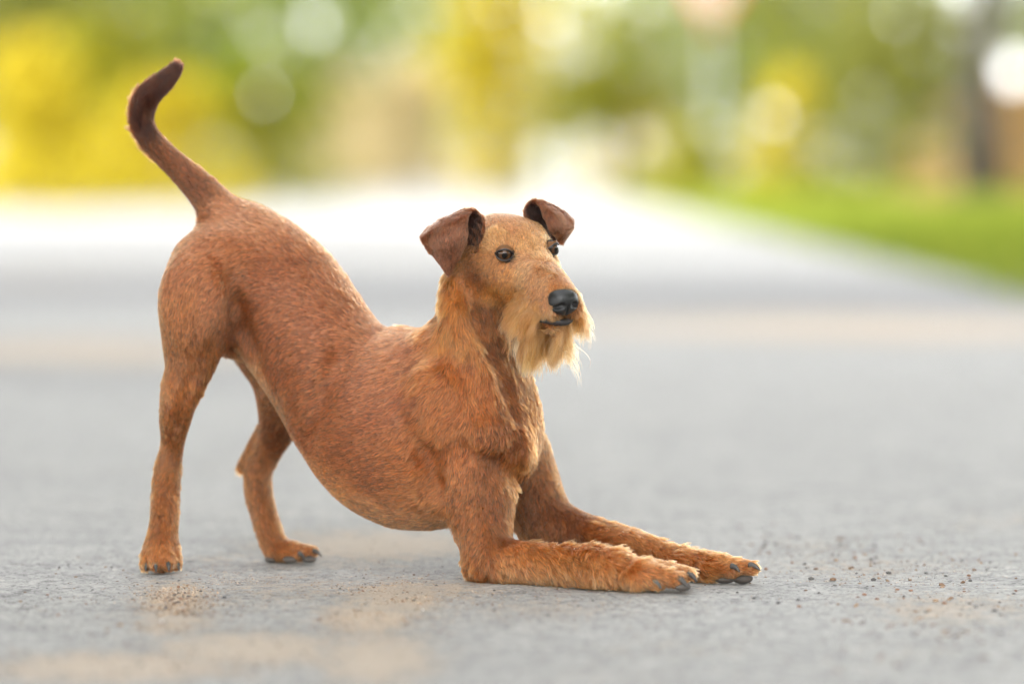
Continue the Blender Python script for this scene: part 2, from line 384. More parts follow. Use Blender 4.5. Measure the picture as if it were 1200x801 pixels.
def build_plants():
    T, B = 'trees beyond the road', 'bushes along the road'
    # unseen trees: left row shades the dog, right pair added to block sky light
    i = 0
    for side, rows in (('left', ((-10.5, -14, 1), (-13.5, -8.5, 1.05), (-10, -4, 1), (-13.5, 1.0, 1), (-10.2, 5.5, .95), (-17.5, 7, .95))),
                       ('right', ((11.5, -3, 1.0), (10.5, 7, .95)))):
        for (x, y, s) in rows:
            plant('unseen_shade_tree', 'shade', 'green', 0, y, 'unseen tall dense leafy tree shading the near road from its %s side' % side, 'tree', s, s, i * 1.3, 'unseen dense shade trees on the %s of the near road' % side, x=x); i += 1
    for (x, y, s) in ((-9.5, 12.5, .85), (-10.5, 19.5, .8), (-15.5, 15, .9), (-14, 23, .8)):  # unseen sparse trees added to break up the edge of the sunlit road
        plant('unseen_shade_tree', 'dapple', 'lime', 0, y, 'unseen thin-crowned yellow-green tree added to dapple the road farther on', 'tree', s, s, i * 1.3, 'unseen thin-crowned trees left of the road', x=x); i += 1
    P = plant
    P('tree', 'tree', 'olive', 25, 62, 'dark olive tree filling the top left corner', 'tree', 1.15, 1.0, .4, T)
    P('tree', 'tree', 'green', 235, 78, 'big fresh green tree above and right of the dog\'s tail', 'tree', 1.25, 1.1, 1.4, T)
    P('tree', 'tree', 'grey', 420, 112, 'grey-green tree over the tan shrub left of centre', 'tree', 1.3, 1.1, 2.2, T)
    P('tree', 'tree', 'lime', 730, 96, 'yellowish green tree to the right of the tall yellow tree, above the dog\'s face', 'tree', 1.15, 1.05, .9, T)
    P('tree', 'tree', 'grey', 890, 116, 'distant pale green tree behind the upright yellow bush', 'tree', 1.3, 1.1, 3.0, T)
    P('tree', 'tree', 'olive', 1040, 66, 'olive tree beside the dark trunk at the right', 'tree', 1.0, 1.0, 4.0, T)
    P('tree', 'bare', 'grey', 1150, 41, 'dark-trunked tree in the top right corner', 'tree', 1.0, 1.0, 5.0, T)
    P('tree', 'tall', 'yellow', 575, 92, 'tall bright yellow tree at the end of the road, above the dog\'s back', 'tree', 1.0, 1.05, 2.0, T)
    P('tree', 'tree', 'lime', 660, 150, 'yellow-green tree at the far end of the road', 'tree', 1.3, 1.1, 1.0, T)
    P('tree', 'tree', 'lime', 500, 165, 'farthest yellow-green tree, seen over the tan shrub', 'tree', 1.5, 1.1, 2.7, T)
    P('tree', 'tree', 'green', 330, 135, 'green tree far behind, between the tail and the tan shrub', 'tree', 1.4, 1.2, 5.1, T)
    P('tree', 'tree', 'olive', -40, 92, 'farther olive tree, partly hidden, at the far left edge', 'tree', 1.4, 1.1, 2.9, T)
    P('tree', 'tree', 'green', 110, 100, 'green tree behind the left-hand yellow bushes', 'tree', 1.3, 1.1, 0.3, T)
    P('tree', 'tree', 'green', 930, 92, 'fresh green tree right of the road sign', 'tree', 1.1, 1.1, 4.6, T)
    P('tree', 'tree', 'grey', 1240, 84, 'grey-green tree behind the dark trunk at the right edge', 'tree', 1.2, 1.1, 3.7, T)
    P('bush', 'bush', 'yellow', 30, 52, 'bright yellow bush at the left edge of the picture', 'bush', .85, .74, 0, B)
    P('bush', 'bush', 'yellow', 195, 57, 'bright yellow bush behind the dog\'s tail', 'bush', .9, .62, 2, B)
    P('bush', 'bush', 'lime', 110, 60, 'lime green bush between the two bright yellow ones at the left', 'bush', 1.1, .95, 2.4, B)
    P('bush', 'bush', 'lime', 300, 68, 'yellow-green bush just right of the tail base', 'bush', 1.0, .75, 1, B)
    P('bush', 'bush', 'tan', 400, 100, 'olive-tan shrub left of the pale tan one', 'bush', 1.0, 1.0, 4, B)
    P('bush', 'bush', 'tan', 480, 104, 'pale tan dry shrub in the middle distance, left of the tall yellow tree', 'bush', 1.2, 1.15, 3, B)
    P('bush', 'bush', 'tan', 745, 108, 'khaki tan shrub low behind the dog\'s right ear', 'bush', 1.1, .9, 5, B)
    P('bush', 'bush', 'lime', 828, 56, 'low yellow-green bush at the head of the grass verge', 'bush', .75, .36, 1.7, B)
    P('bush', 'bush', 'yellow', 930, 62, 'upright yellow bush standing behind the grass verge', 'bush', .55, .62, 2.5, B)
    P('bush', 'bush', 'olive', 1070, 52, 'dark olive bush left of the dark trunk', 'bush', 1.1, .85, 3.3, B)
    P('bush', 'bush', 'rust', 1195, 44, 'rust-brown bush at the right edge above the grass', 'bush', .8, .45, 4.4, B)

def build_sign():
    r = empty('road_sign', (0, 0, 0)); Y = 72.0; X = (836 - 600) / FPX * Y
    r.location = (X, Y, 0.05); r.rotation_euler = (0, 0, math.radians(4))
    tag(r, 'pale downward-pointing triangular road sign with a red edge on a grey pole', 'road sign')
    top, w = 4.25, 0.62
    h = w * math.sqrt(3)
    white = simple_mat('sign_white', (.42, .40, .37), .4); red = simple_mat('sign_red', (.55, .05, .04), .4); grey = simple_mat('galvanised', (.35, .36, .37), .45)
    v, f = tube([(0, .05, 0), (0, .05, 2), (0, .05, top)], [.035, .035, .035], 12); mesh_obj('pole', v, f, grey, r)
    def tri(name, s, y0, y1, mat):
        c = top - h * .33
        p = [(-w * s, c + h * .33 * s), (w * s, c + h * .33 * s), (0, c - h * .67 * s)]
        V = [(x, y0, z) for x, z in p] + [(x, y1, z) for x, z in p]
        return mesh_obj(name, V, [(0, 1, 2), (5, 4, 3), (0, 3, 4, 1), (1, 4, 5, 2), (2, 5, 3, 0)], mat, r, False)
    tri('border', 1.0, -.004, .012, red); tri('plate', .74, -.010, .002, white)

# gaps between the leaves through which single spots of sky show
GAPS = [(310, 110, 8.5), (372, 34, 7), (905, 134, 11), (868, 140, 7), (835, 146, 8), (850, 168, 6), (1188, 84, 15), (1120, 30, 7), (1080, 60, 6), (648, 22, 7), (940, 6, 7), (1050, 20, 9), (752, 166, 8), (600, 30, 6), (690, 60, 5)]
def open_gaps():
    bpy.context.view_layer.update()
    for o in [o for o in COL.objects if o.name.split('.')[0] in ('crown', 'foliage') and o.parent.location.y > 30]:
        me = o.data; n = len(me.vertices); v = np.empty(n * 3, np.float32); me.vertices.foreach_get('co', v)
        M = np.array(o.parent.matrix_world); w = v.reshape(-1, 3) @ M[:3, :3].T + M[:3, 3]
        c = w.reshape(-1, 4, 3).mean(1); px = 600 + c[:, 0] / c[:, 1] * FPX; py = HOR - (c[:, 2] - CAM_H) / c[:, 1] * FPX
        keep = np.ones(len(c), bool)
        for (gx, gy, gr) in GAPS: keep &= np.hypot(px - gx, py - gy) > gr
        if keep.all(): continue
        q = v.reshape(-1, 4, 3)[keep].reshape(-1, 3)
        nm = bpy.data.meshes.new(me.name); nm.from_pydata(q.tolist(), [], np.arange(len(q)).reshape(-1, 4).tolist()); nm.materials.append(me.materials[0]); o.data = nm
build_plants()
open_gaps()
build_sign()
# ------------------------------------------------------------------ the dog
# Dog space: 1 unit = 1 photo pixel at the dog's distance (1.15 mm); X right, D away from the camera, Z up from the road.
def conv(px, py, d):
    k = (D0 + d * PX) / D0
    return np.array([600 + (px - 600) * k, d, 470 - (py - HOR) * k])
def kscale(d): return (D0 + d * PX) / D0
def to_world(P):
    P = np.asarray(P, float)
    return np.stack([(P[..., 0] - 600) * PX, D0 + P[..., 1] * PX, P[..., 2] * PX], -1)
def to_image(P):
    k = D0 / (D0 + P[..., 1] * PX)
    return np.stack([600 + (P[..., 0] - 600) * k, HOR + (470 - P[..., 2]) * k], -1)

# head frame
YAW, PITCH, ROLL = math.radians(30), math.radians(17), math.radians(5.5)
HF0 = np.array([math.sin(YAW), -math.cos(YAW), 0]); HR0 = np.array([math.cos(YAW), math.sin(YAW), 0]); HU0 = np.array([0, 0, 1.])
HF = HF0 * math.cos(PITCH) - HU0 * math.sin(PITCH); HU1 = HU0 * math.cos(PITCH) + HF0 * math.sin(PITCH)
HR = HR0 * math.cos(ROLL) + HU1 * math.sin(ROLL); HU = HU1 * math.cos(ROLL) - HR0 * math.sin(ROLL)
HB = np.stack([HR, HF, HU])
HO = conv(617, 293, -112)
def head(r, f, u): return HO + r * HR + f * HF + u * HU
def head_local(P): return (P - HO) @ HB.T

def smin(a, b, k):
    h = np.maximum(k - np.abs(a - b), 0) / k
    return np.minimum(a, b) - h * h * k * 0.25

class Field:
    """signed-distance field on a box grid, filled primitive by primitive inside each primitive's own bounds"""
    def __init__(s, lo, hi, step):
        s.ax = [np.arange(lo[i], hi[i] + step[i], step[i], dtype=np.float32) for i in range(3)]
        s.F = np.full([len(a) for a in s.ax], 60.0, np.float32)
    def sub(s, lo, hi):
        sl = tuple(slice(max(0, int(np.searchsorted(a, l)) - 1), int(np.searchsorted(a, h)) + 1) for a, l, h in zip(s.ax, lo, hi))
        X, D, Z = np.meshgrid(*[a[q] for a, q in zip(s.ax, sl)], indexing='ij', sparse=True)
        return sl, X, D, Z
    def apply(s, sl, v, k, mode='add'):
        cur = s.F[sl]
        if mode == 'add': s.F[sl] = smin(cur, v, k) if k > 0 else np.minimum(cur, v)
        else: s.F[sl] = -smin(-cur, v, k)
    def cone(s, a, b, ra, rb, k=12, m=1.0, mode='add'):
        """tapered capsule; m scales its depth"""
        a = np.asarray(a, float); b = np.asarray(b, float); pad = max(ra, rb) * max(1, m) + k + 12
        sl, X, D, Z = s.sub(np.minimum(a, b) - pad, np.maximum(a, b) + pad)
        ba = b - a; bx, bd, bz = ba[0], ba[1] / m, ba[2]
        px, pd, pz = X - a[0], (D - a[1]) / m, Z - a[2]
        h = np.clip((px * bx + pd * bd + pz * bz) / max(bx * bx + bd * bd + bz * bz, 1e-6), 0, 1)
        v = np.sqrt((px - h * bx) ** 2 + (pd - h * bd) ** 2 + (pz - h * bz) ** 2) - (ra + (rb - ra) * h)
        s.apply(sl, (v * min(1, m)).astype(np.float32), k, mode)
    def chain(s, pts, k=12, kj=10):
        """pts: (px, py, d, r[, m]) joints in photo pixels + depth"""
        G = Field.__new__(Field); G.ax = s.ax; G.F = np.full_like(s.F, 60)
        J = np.array([(*conv(*p[:3]), p[3] * kscale(p[2]), p[4] if len(p) > 4 else 1) for p in pts], float)
        if len(J) > 2:                       # round off the joints with a spline through them
            t = np.linspace(0, len(J) - 1, (len(J) - 1) * 4 + 1); i = np.minimum(t.astype(int), len(J) - 2); f = (t - i)[:, None]
            g = lambda j: J[np.clip(j, 0, len(J) - 1)]
            p0, p1, p2, p3 = g(i - 1), g(i), g(i + 1), g(i + 2)
            J = .5 * (2 * p1 + (p2 - p0) * f + (2 * p0 - 5 * p1 + 4 * p2 - p3) * f ** 2 + (3 * p1 - p0 - 3 * p2 + p3) * f ** 3)
        for p, q in zip(J, J[1:]):
            G.cone(p[:3], q[:3], p[3], q[3], 1.5, 0.5 * (p[4] + q[4]))
        return G.F
    def ell(s, c, rad, basis=None, k=10, mode='add'):
        c = np.asarray(c, float); rad = np.asarray(rad, float); B = np.eye(3) if basis is None else basis
        pad = rad.max() + k + 12
        sl, X, D, Z = s.sub(c - pad, c + pad)
        q = [(B[i, 0] * (X - c[0]) + B[i, 1] * (D - c[1]) + B[i, 2] * (Z - c[2])) / rad[i] for i in range(3)]
        n = np.sqrt(q[0] ** 2 + q[1] ** 2 + q[2] ** 2)
        g = np.sqrt((q[0] / rad[0]) ** 2 + (q[1] / rad[1]) ** 2 + (q[2] / rad[2]) ** 2) + 1e-6
        s.apply(sl, (n * (n - 1) / g).astype(np.float32), k, mode)

def surface_nets(ax, F):
    ins = F < 0
    nx, ny, nz = F.shape
    cnt = np.zeros((nx - 1, ny - 1, nz - 1), np.int8)
    for a in (0, 1):
        for b in (0, 1):
            for c in (0, 1): cnt += ins[a:nx - 1 + a, b:ny - 1 + b, c:nz - 1 + c]
    act = np.argwhere((cnt > 0) & (cnt < 8))
    vid = np.full(cnt.shape, -1, np.int32); vid[tuple(act.T)] = np.arange(len(act))
    cor = [(a, b, c) for a in (0, 1) for b in (0, 1) for c in (0, 1)]
    val = np.stack([F[act[:, 0] + a, act[:, 1] + b, act[:, 2] + c] for a, b, c in cor], 1)
    acc = np.zeros((len(act), 3)); num = np.zeros(len(act))
    for i in range(8):
        for j in range(i + 1, 8):
            if sum(abs(p - q) for p, q in zip(cor[i], cor[j])) != 1: continue
            f0, f1 = val[:, i], val[:, j]; cross = (f0 < 0) != (f1 < 0)
            t = np.where(cross, f0 / np.where(f0 == f1, 1, f0 - f1), 0)[:, None]
            p = np.array(cor[i]) + t * (np.array(cor[j]) - np.array(cor[i]))
            acc[cross] += p[cross]; num += cross
    idx = act + acc / num[:, None]
    V = np.stack([np.interp(idx[:, i], np.arange(len(ax[i])), ax[i]) for i in range(3)], 1)
    Q = []
    for axis in range(3):
        s0 = [slice(None)] * 3; s1 = [slice(None)] * 3; s0[axis] = slice(0, -1); s1[axis] = slice(1, None)
        a, b = ins[tuple(s0)], ins[tuple(s1)]
        e = np.argwhere(a != b); flip = a[tuple(e.T)]
        o = [i for i in range(3) if i != axis]
        ok = (e[:, o[0]] > 0) & (e[:, o[1]] > 0) & (e[:, o[0]] < F.shape[o[0]] - 1) & (e[:, o[1]] < F.shape[o[1]] - 1)
        e, flip = e[ok], flip[ok]
        def g(d0, d1):
            t = e.copy(); t[:, o[0]] += d0; t[:, o[1]] += d1
            return vid[tuple(t.T)]
        q = np.stack([g(-1, -1), g(0, -1), g(0, 0), g(-1, 0)], 1)
        if axis == 1: flip = ~flip
        q[~flip] = q[~flip][:, ::-1]
        Q.append(q)
    return V, np.concatenate(Q)

def vnormals(V, Q):
    n = np.cross(V[Q[:, 2]] - V[Q[:, 0]], V[Q[:, 3]] - V[Q[:, 1]])
    N = np.zeros_like(V)
    for i in range(4):
        for c in range(3): N[:, c] += np.bincount(Q[:, i], n[:, c], len(V))
    return N / (np.linalg.norm(N, axis=1)[:, None] + 1e-9)

def ground_py(d, up=0.0):
    """photo row of a point `up` units above the road at depth d"""
    return HOR + (470 - up) / kscale(d)

def build_body():
    fld = Field((130, -285, -4), (905, 190, 612), (2.4, 2.6, 2.4))
    # trunk of the body: pelvis > loin > ribcage > chest > neck
    T = fld
    T.F = T.chain([(283, 312, 48, 66, .92), (300, 318, 46, 70, .90), (334, 356, 36, 76, .78), (384, 428, 14, 77, .88), (431, 482, -4, 91, .88), (484, 503, -16, 116, .80), (534, 502, -26, 100, .84), (552, 500, -28, 78, .95)], kj=22)
    G = Field.__new__(Field); G.ax = T.ax
    def join(F, k): T.F = smin(T.F, F, k)
    join(T.chain([(530, 488, -28, 84, .8), (552, 425, -36, 60, .86), (562, 372, -44, 48, .9), (572, 318, -58, 41, .92)], kj=20), 24)          # neck
    join(T.chain([(534, 330, -66, 13), (533, 365, -84, 17), (546, 402, -92, 17), (574, 440, -84, 12)], kj=14), 12)                     # ridge of hair down the neck
    join(T.chain([(520, 420, -66, 34, .8), (548, 480, -88, 46, .6), (590, 522, -92, 30, .8)], kj=20), 24)                              # shoulder blade
    join(T.chain([(582, 472, -36, 22), (596, 522, -52, 22), (592, 560, -48, 16)], kj=16), 22)                                          # breastbone
    join(T.chain([(254, 262, 46, 17), (284, 266, 47, 26)], kj=16), 24)                                                                # root of the tail
    tail = T.chain([(262, 250, 48, 22), (249, 236, 50, 20.5), (232, 218, 52, 17.5), (211, 198, 54, 14.5), (192, 180, 55, 13), (175, 161, 56, 12), (167, 142, 57, 12.2), (168.5, 125, 57, 13.5), (176, 110, 57, 13), (189, 98, 57, 11.5), (199, 89, 57, 9.5), (207, 80, 57, 7)], kj=8)
    # near hind leg
    nh = T.chain([(248, 318, 6, 50, .75), (232, 350, 0, 43.5, .85), (228, 395, -2, 37, .85), (221, 430, -8, 26, .9), (212, 456, -8, 22.5, .95), (205.5, 490, 4, 17.5), (202, 520, 20, 12.5), (197, 549, 28, 14.5), (194, 580, 18, 15.5), (193, 605, 8, 15.5), (190, 632, 0, 17), (189, 646, -6, 18)], kj=12)
    # far hind leg
    fh = T.chain([(290, 350, 84, 46, .75), (306, 395, 96, 40, .8), (325, 440, 100, 31), (330, 478, 100, 27), (324, 505, 110, 20.5), (314, 527, 120, 16), (303, 551, 124, 15.5), (303, 577, 124, 15.5), (310, 605, 120, 14.5), (319, 632, 114, 14.5), (325, 644, 110, 13)], kj=10)
    fh2 = T.chain([(306, 500, 122, 4.5), (284, 546, 134, 6)], kj=6)      # Achilles tendon and point of the hock
    # near front leg
    nf = T.chain([(545, 505, -60, 62, .7), (556, 555, -74, 49, .75), (563, 600, -86, 38, .8), (568, 632, -100, 30, .85), (570, 654, -108, 24)], kj=16)
    nfa = T.chain([(561, 663, -106, 16), (573, 659, -110, 24.5), (606, 658, -124, 24), (640, 661, -140, 22.5), (676, 663, -160, 22), (700, 665, -175, 23.5), (722, 668, -188, 21)], kj=9)
    nf = smin(nf, nfa, 14)
    # far front leg
    ff = T.chain([(588, 508, 18, 38), (604, 524, 28, 37), (616, 560, 26, 37.5), (630, 596, 18, 35), (643, 613, 10, 33), (674, 622, -8, 24), (706, 631, -32, 21.5), (746, 640, -62, 17.5), (776, 651, -84, 16), (796, 659, -98, 16)], kj=14)
    for F, k in ((tail, 14), (nh, 20), (fh, 18), (fh2, 8), (nf, 22), (ff, 16)):
        pass
    body = T.F
    out = smin(body, tail, 14)
    out = np.minimum(out, smin(body, nh, 20)); fh = smin(fh, fh2, 8)
    out = np.minimum(out, smin(body, fh, 18)); out = np.minimum(out, smin(body, nf, 20)); out = np.minimum(out, smin(body, ff, 14))
    T.F = out
    # folds and muscle edges pressed into the surface, each found on the side towards the viewer
    def surf(px, py):
        for d in np.arange(-280, 180, 2.0):
            p = conv(px, py, d); i, q, z = [int(np.clip(np.searchsorted(T.ax[c], p[c]), 0, len(T.ax[c]) - 1)) for c in range(3)]
            if T.F[i, q, z] < 0: return d
        return 0.0
    def groove(pts, r, k, off=0.0):
        c = [conv(x, y, surf(x, y) - off) for x, y in pts]
        for a, b in zip(c, c[1:]): T.cone(a, b, r, r, k, 1, 'cut')
    def swell(px, py, rx, rd, rz, off=0.0, k=14):
        T.ell(conv(px, py, surf(px, py) + off), (rx, rd, rz), None, k)
    groove([(272, 330), (276, 360), (284, 390), (294, 412)], 4, 24, -1)         # front edge of the thigh
    groove([(490, 500), (502, 535), (514, 570), (526, 600)], 3, 26, -1.5)       # rear edge of the upper arm
    groove([(549, 338), (556, 372), (572, 412), (592, 450), (603, 486)], 3, 16, 0)   # side of the throat
    groove([(601, 520), (608, 548), (611, 572)], 4, 16, 0)                      # between the forelegs
    groove([(556, 520), (584, 545), (600, 560)], 3, 22, 0)                      # below the point of the shoulder
    groove([(226, 436), (216, 466), (208, 500)], 2.5, 12, 0)                    # back of the gaskin
    groove([(398, 420), (372, 470), (358, 512)], 3, 30, 0)                      # hollow of the flank behind the ribs
    swell(222, 352, 30, 9, 44, 5, 26); swell(508, 468, 26, 8, 38, 3, 20); swell(540, 585, 17, 8, 30, 2, 14); swell(571, 505, 22, 8, 20, 3, 16)
    T.cone(conv(448, 404, 2), conv(474, 402, -8), 16, 14, 14)
    T.cone(conv(258, 398, 40), conv(300, 406, 62), 17, 19, 14)
    # paws: a palm and four toes each
    def paw(palm, toes, k=3):
        for a, b, ra, rb in palm: T.cone(conv(*a), conv(*b), ra, rb, 8)
        for a, b, ra, rb in toes: T.cone(conv(*a), conv(*b), ra * .95, rb * .95, k)
    d = -170
    paw([((722, 668, -188), (752, 672, -206), 20, 15)],
        [((738, 675, -214), (768, 682, -230), 11, 8.5), ((748, 668, -214), (795, 679, -236), 12.5, 9.5), ((756, 664, -202), (806, 672, -224), 11, 7.5), ((760, 668, -192), (800, 674, -204), 9, 6.5)])
    paw([((796, 659, -98), (828, 661, -116), 16, 14)],
        [((824, 665, -126), (858, 668, -144), 10, 9), ((832, 659, -124), (880, 665, -146), 11, 8), ((836, 662, -108), (872, 667, -122), 9, 7), ((812, 668, -116), (830, 672, -128), 10, 8)])
    paw([((189, 644, -6), (188, 652, -14), 19, 18)],
        [((174, 650, -16), (171, 661, -24), 9, 7.5), ((183, 649, -22), (182, 661, -34), 9.5, 8), ((195, 649, -22), (197, 661, -32), 9.5, 8), ((204, 650, -14), (206, 660, -20), 8.5, 7.5)], 4)
    paw([((325, 644, 110), (342, 645, 102), 13, 11)],
        [((330, 648, 96), (350, 650, 86), 9, 7.5), ((340, 642, 98), (367, 646, 90), 9, 6.5), ((338, 646, 112), (362, 649, 110), 8, 6.5)], 4)
    # head
    H = Field.__new__(Field); H.ax = T.ax; H.F = np.full_like(T.F, 60)
    H.ell(head(0, -48, -14), (41, 58, 38), HB, 10)
    H.ell(head(0, -26, -4), (37, 40, 29), HB, 14)
    def hc(a, b, ra, rb, k=12, mode='add'): H.cone(head(*a), head(*b), ra, rb, k, 1, mode)
    hc((-7, 0, -17), (-6, 80, -34), 21, 16.5, 14); hc((7, 0, -17), (6, 80, -34), 21, 16.5, 14)          # muzzle
    hc((0, -4, -8), (0, 86, -26), 16, 13, 14)                                                       # bridge of the nose
    hc((0, -12, -42), (0, 70, -56), 26, 15, 14)                                                    # lower jaw
    hc((-24, -30, -26), (-20, 5, -30), 24, 20, 16); hc((24, -30, -26), (20, 5, -30), 24, 20, 16)    # cheeks
    hc((-16, 62, -41), (-12, 88, -40), 14, 9.5, 10); hc((16, 62, -41), (12, 88, -40), 14, 9.5, 10)    # lips
    hc((-21, 84, -54), (-9, 96, -53.5), 3.5, 4.5, 5, 'cut'); hc((-9, 96, -53.5), (9, 96, -53.5), 4.5, 4.5, 5, 'cut'); hc((9, 96, -53.5), (21, 84, -54), 4.5, 3.5, 5, 'cut')                                              # mouth slit
    T.F = smin(T.F, H.F, 18)
    for s in (-1, 1): T.ell(head(s * 33, 16, 0), (11.5, 13, 8.2), HB, 5, 'cut')                        # eye sockets
    T.F = np.maximum(T.F, -np.broadcast_to((T.ax[2] - 0.6)[None, None, :], T.F.shape))               # flat on the road
    V, Q = surface_nets(T.ax, T.F)
    # keep the largest connected piece only
    return V, Q, T

import time
_t = time.time()
BV, BQ, BF = build_body()
for _ in range(2):                                   # light smoothing of the voxel steps
    E = np.concatenate([BQ[:, [0, 1]], BQ[:, [1, 2]], BQ[:, [2, 3]], BQ[:, [3, 0]]])
    acc = np.zeros_like(BV); c = np.bincount(E[:, 0], minlength=len(BV)) + np.bincount(E[:, 1], minlength=len(BV))
    for j in range(3): acc[:, j] = np.bincount(E[:, 0], BV[E[:, 1], j], len(BV)) + np.bincount(E[:, 1], BV[E[:, 0], j], len(BV))
    BV = 0.5 * BV + 0.5 * acc / c[:, None]
BN = vnormals(BV, BQ)
def body_dist(P):
    """signed distance of points (n, 3) from the body's surface, read from the field"""
    q = [np.clip(np.interp(P[:, i], a, np.arange(len(a))), 0, len(a) - 1.001) for i, a in enumerate(BF.ax)]
    i = [c.astype(int) for c in q]; f = [c - k for c, k in zip(q, i)]; r = 0
    for a in (0, 1):
        for b in (0, 1):
            for c in (0, 1):
                w = (f[0] if a else 1 - f[0]) * (f[1] if b else 1 - f[1]) * (f[2] if c else 1 - f[2])
                r = r + w * BF.F[i[0] + a, i[1] + b, i[2] + c]
    return r
print('body', len(BV), 'verts', round(time.time() - _t, 1), 's')
# ---- coat: anchors on the visible dog (photo column, row, flow dx, dy, length, lift, mess, tip colour, root colour scale)
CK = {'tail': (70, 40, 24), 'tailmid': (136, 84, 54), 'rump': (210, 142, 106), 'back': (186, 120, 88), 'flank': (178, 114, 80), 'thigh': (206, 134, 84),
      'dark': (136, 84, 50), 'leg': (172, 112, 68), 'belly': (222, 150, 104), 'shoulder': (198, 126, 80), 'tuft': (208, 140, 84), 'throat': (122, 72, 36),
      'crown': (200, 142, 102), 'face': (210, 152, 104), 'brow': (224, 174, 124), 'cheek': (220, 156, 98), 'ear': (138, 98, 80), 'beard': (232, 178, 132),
      'stache': (226, 164, 118), 'chest': (134, 82, 46), 'forearm': (212, 150, 104), 'paw': (214, 148, 100), 'inner': (128, 82, 50), 'blaze': (218, 170, 132)}  # dark, inner, chest and throat have shade painted into their colour
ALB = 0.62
CKL = {k: lin(*v) * ALB * np.array([1.04, .82, .60]) for k, v in CK.items()}
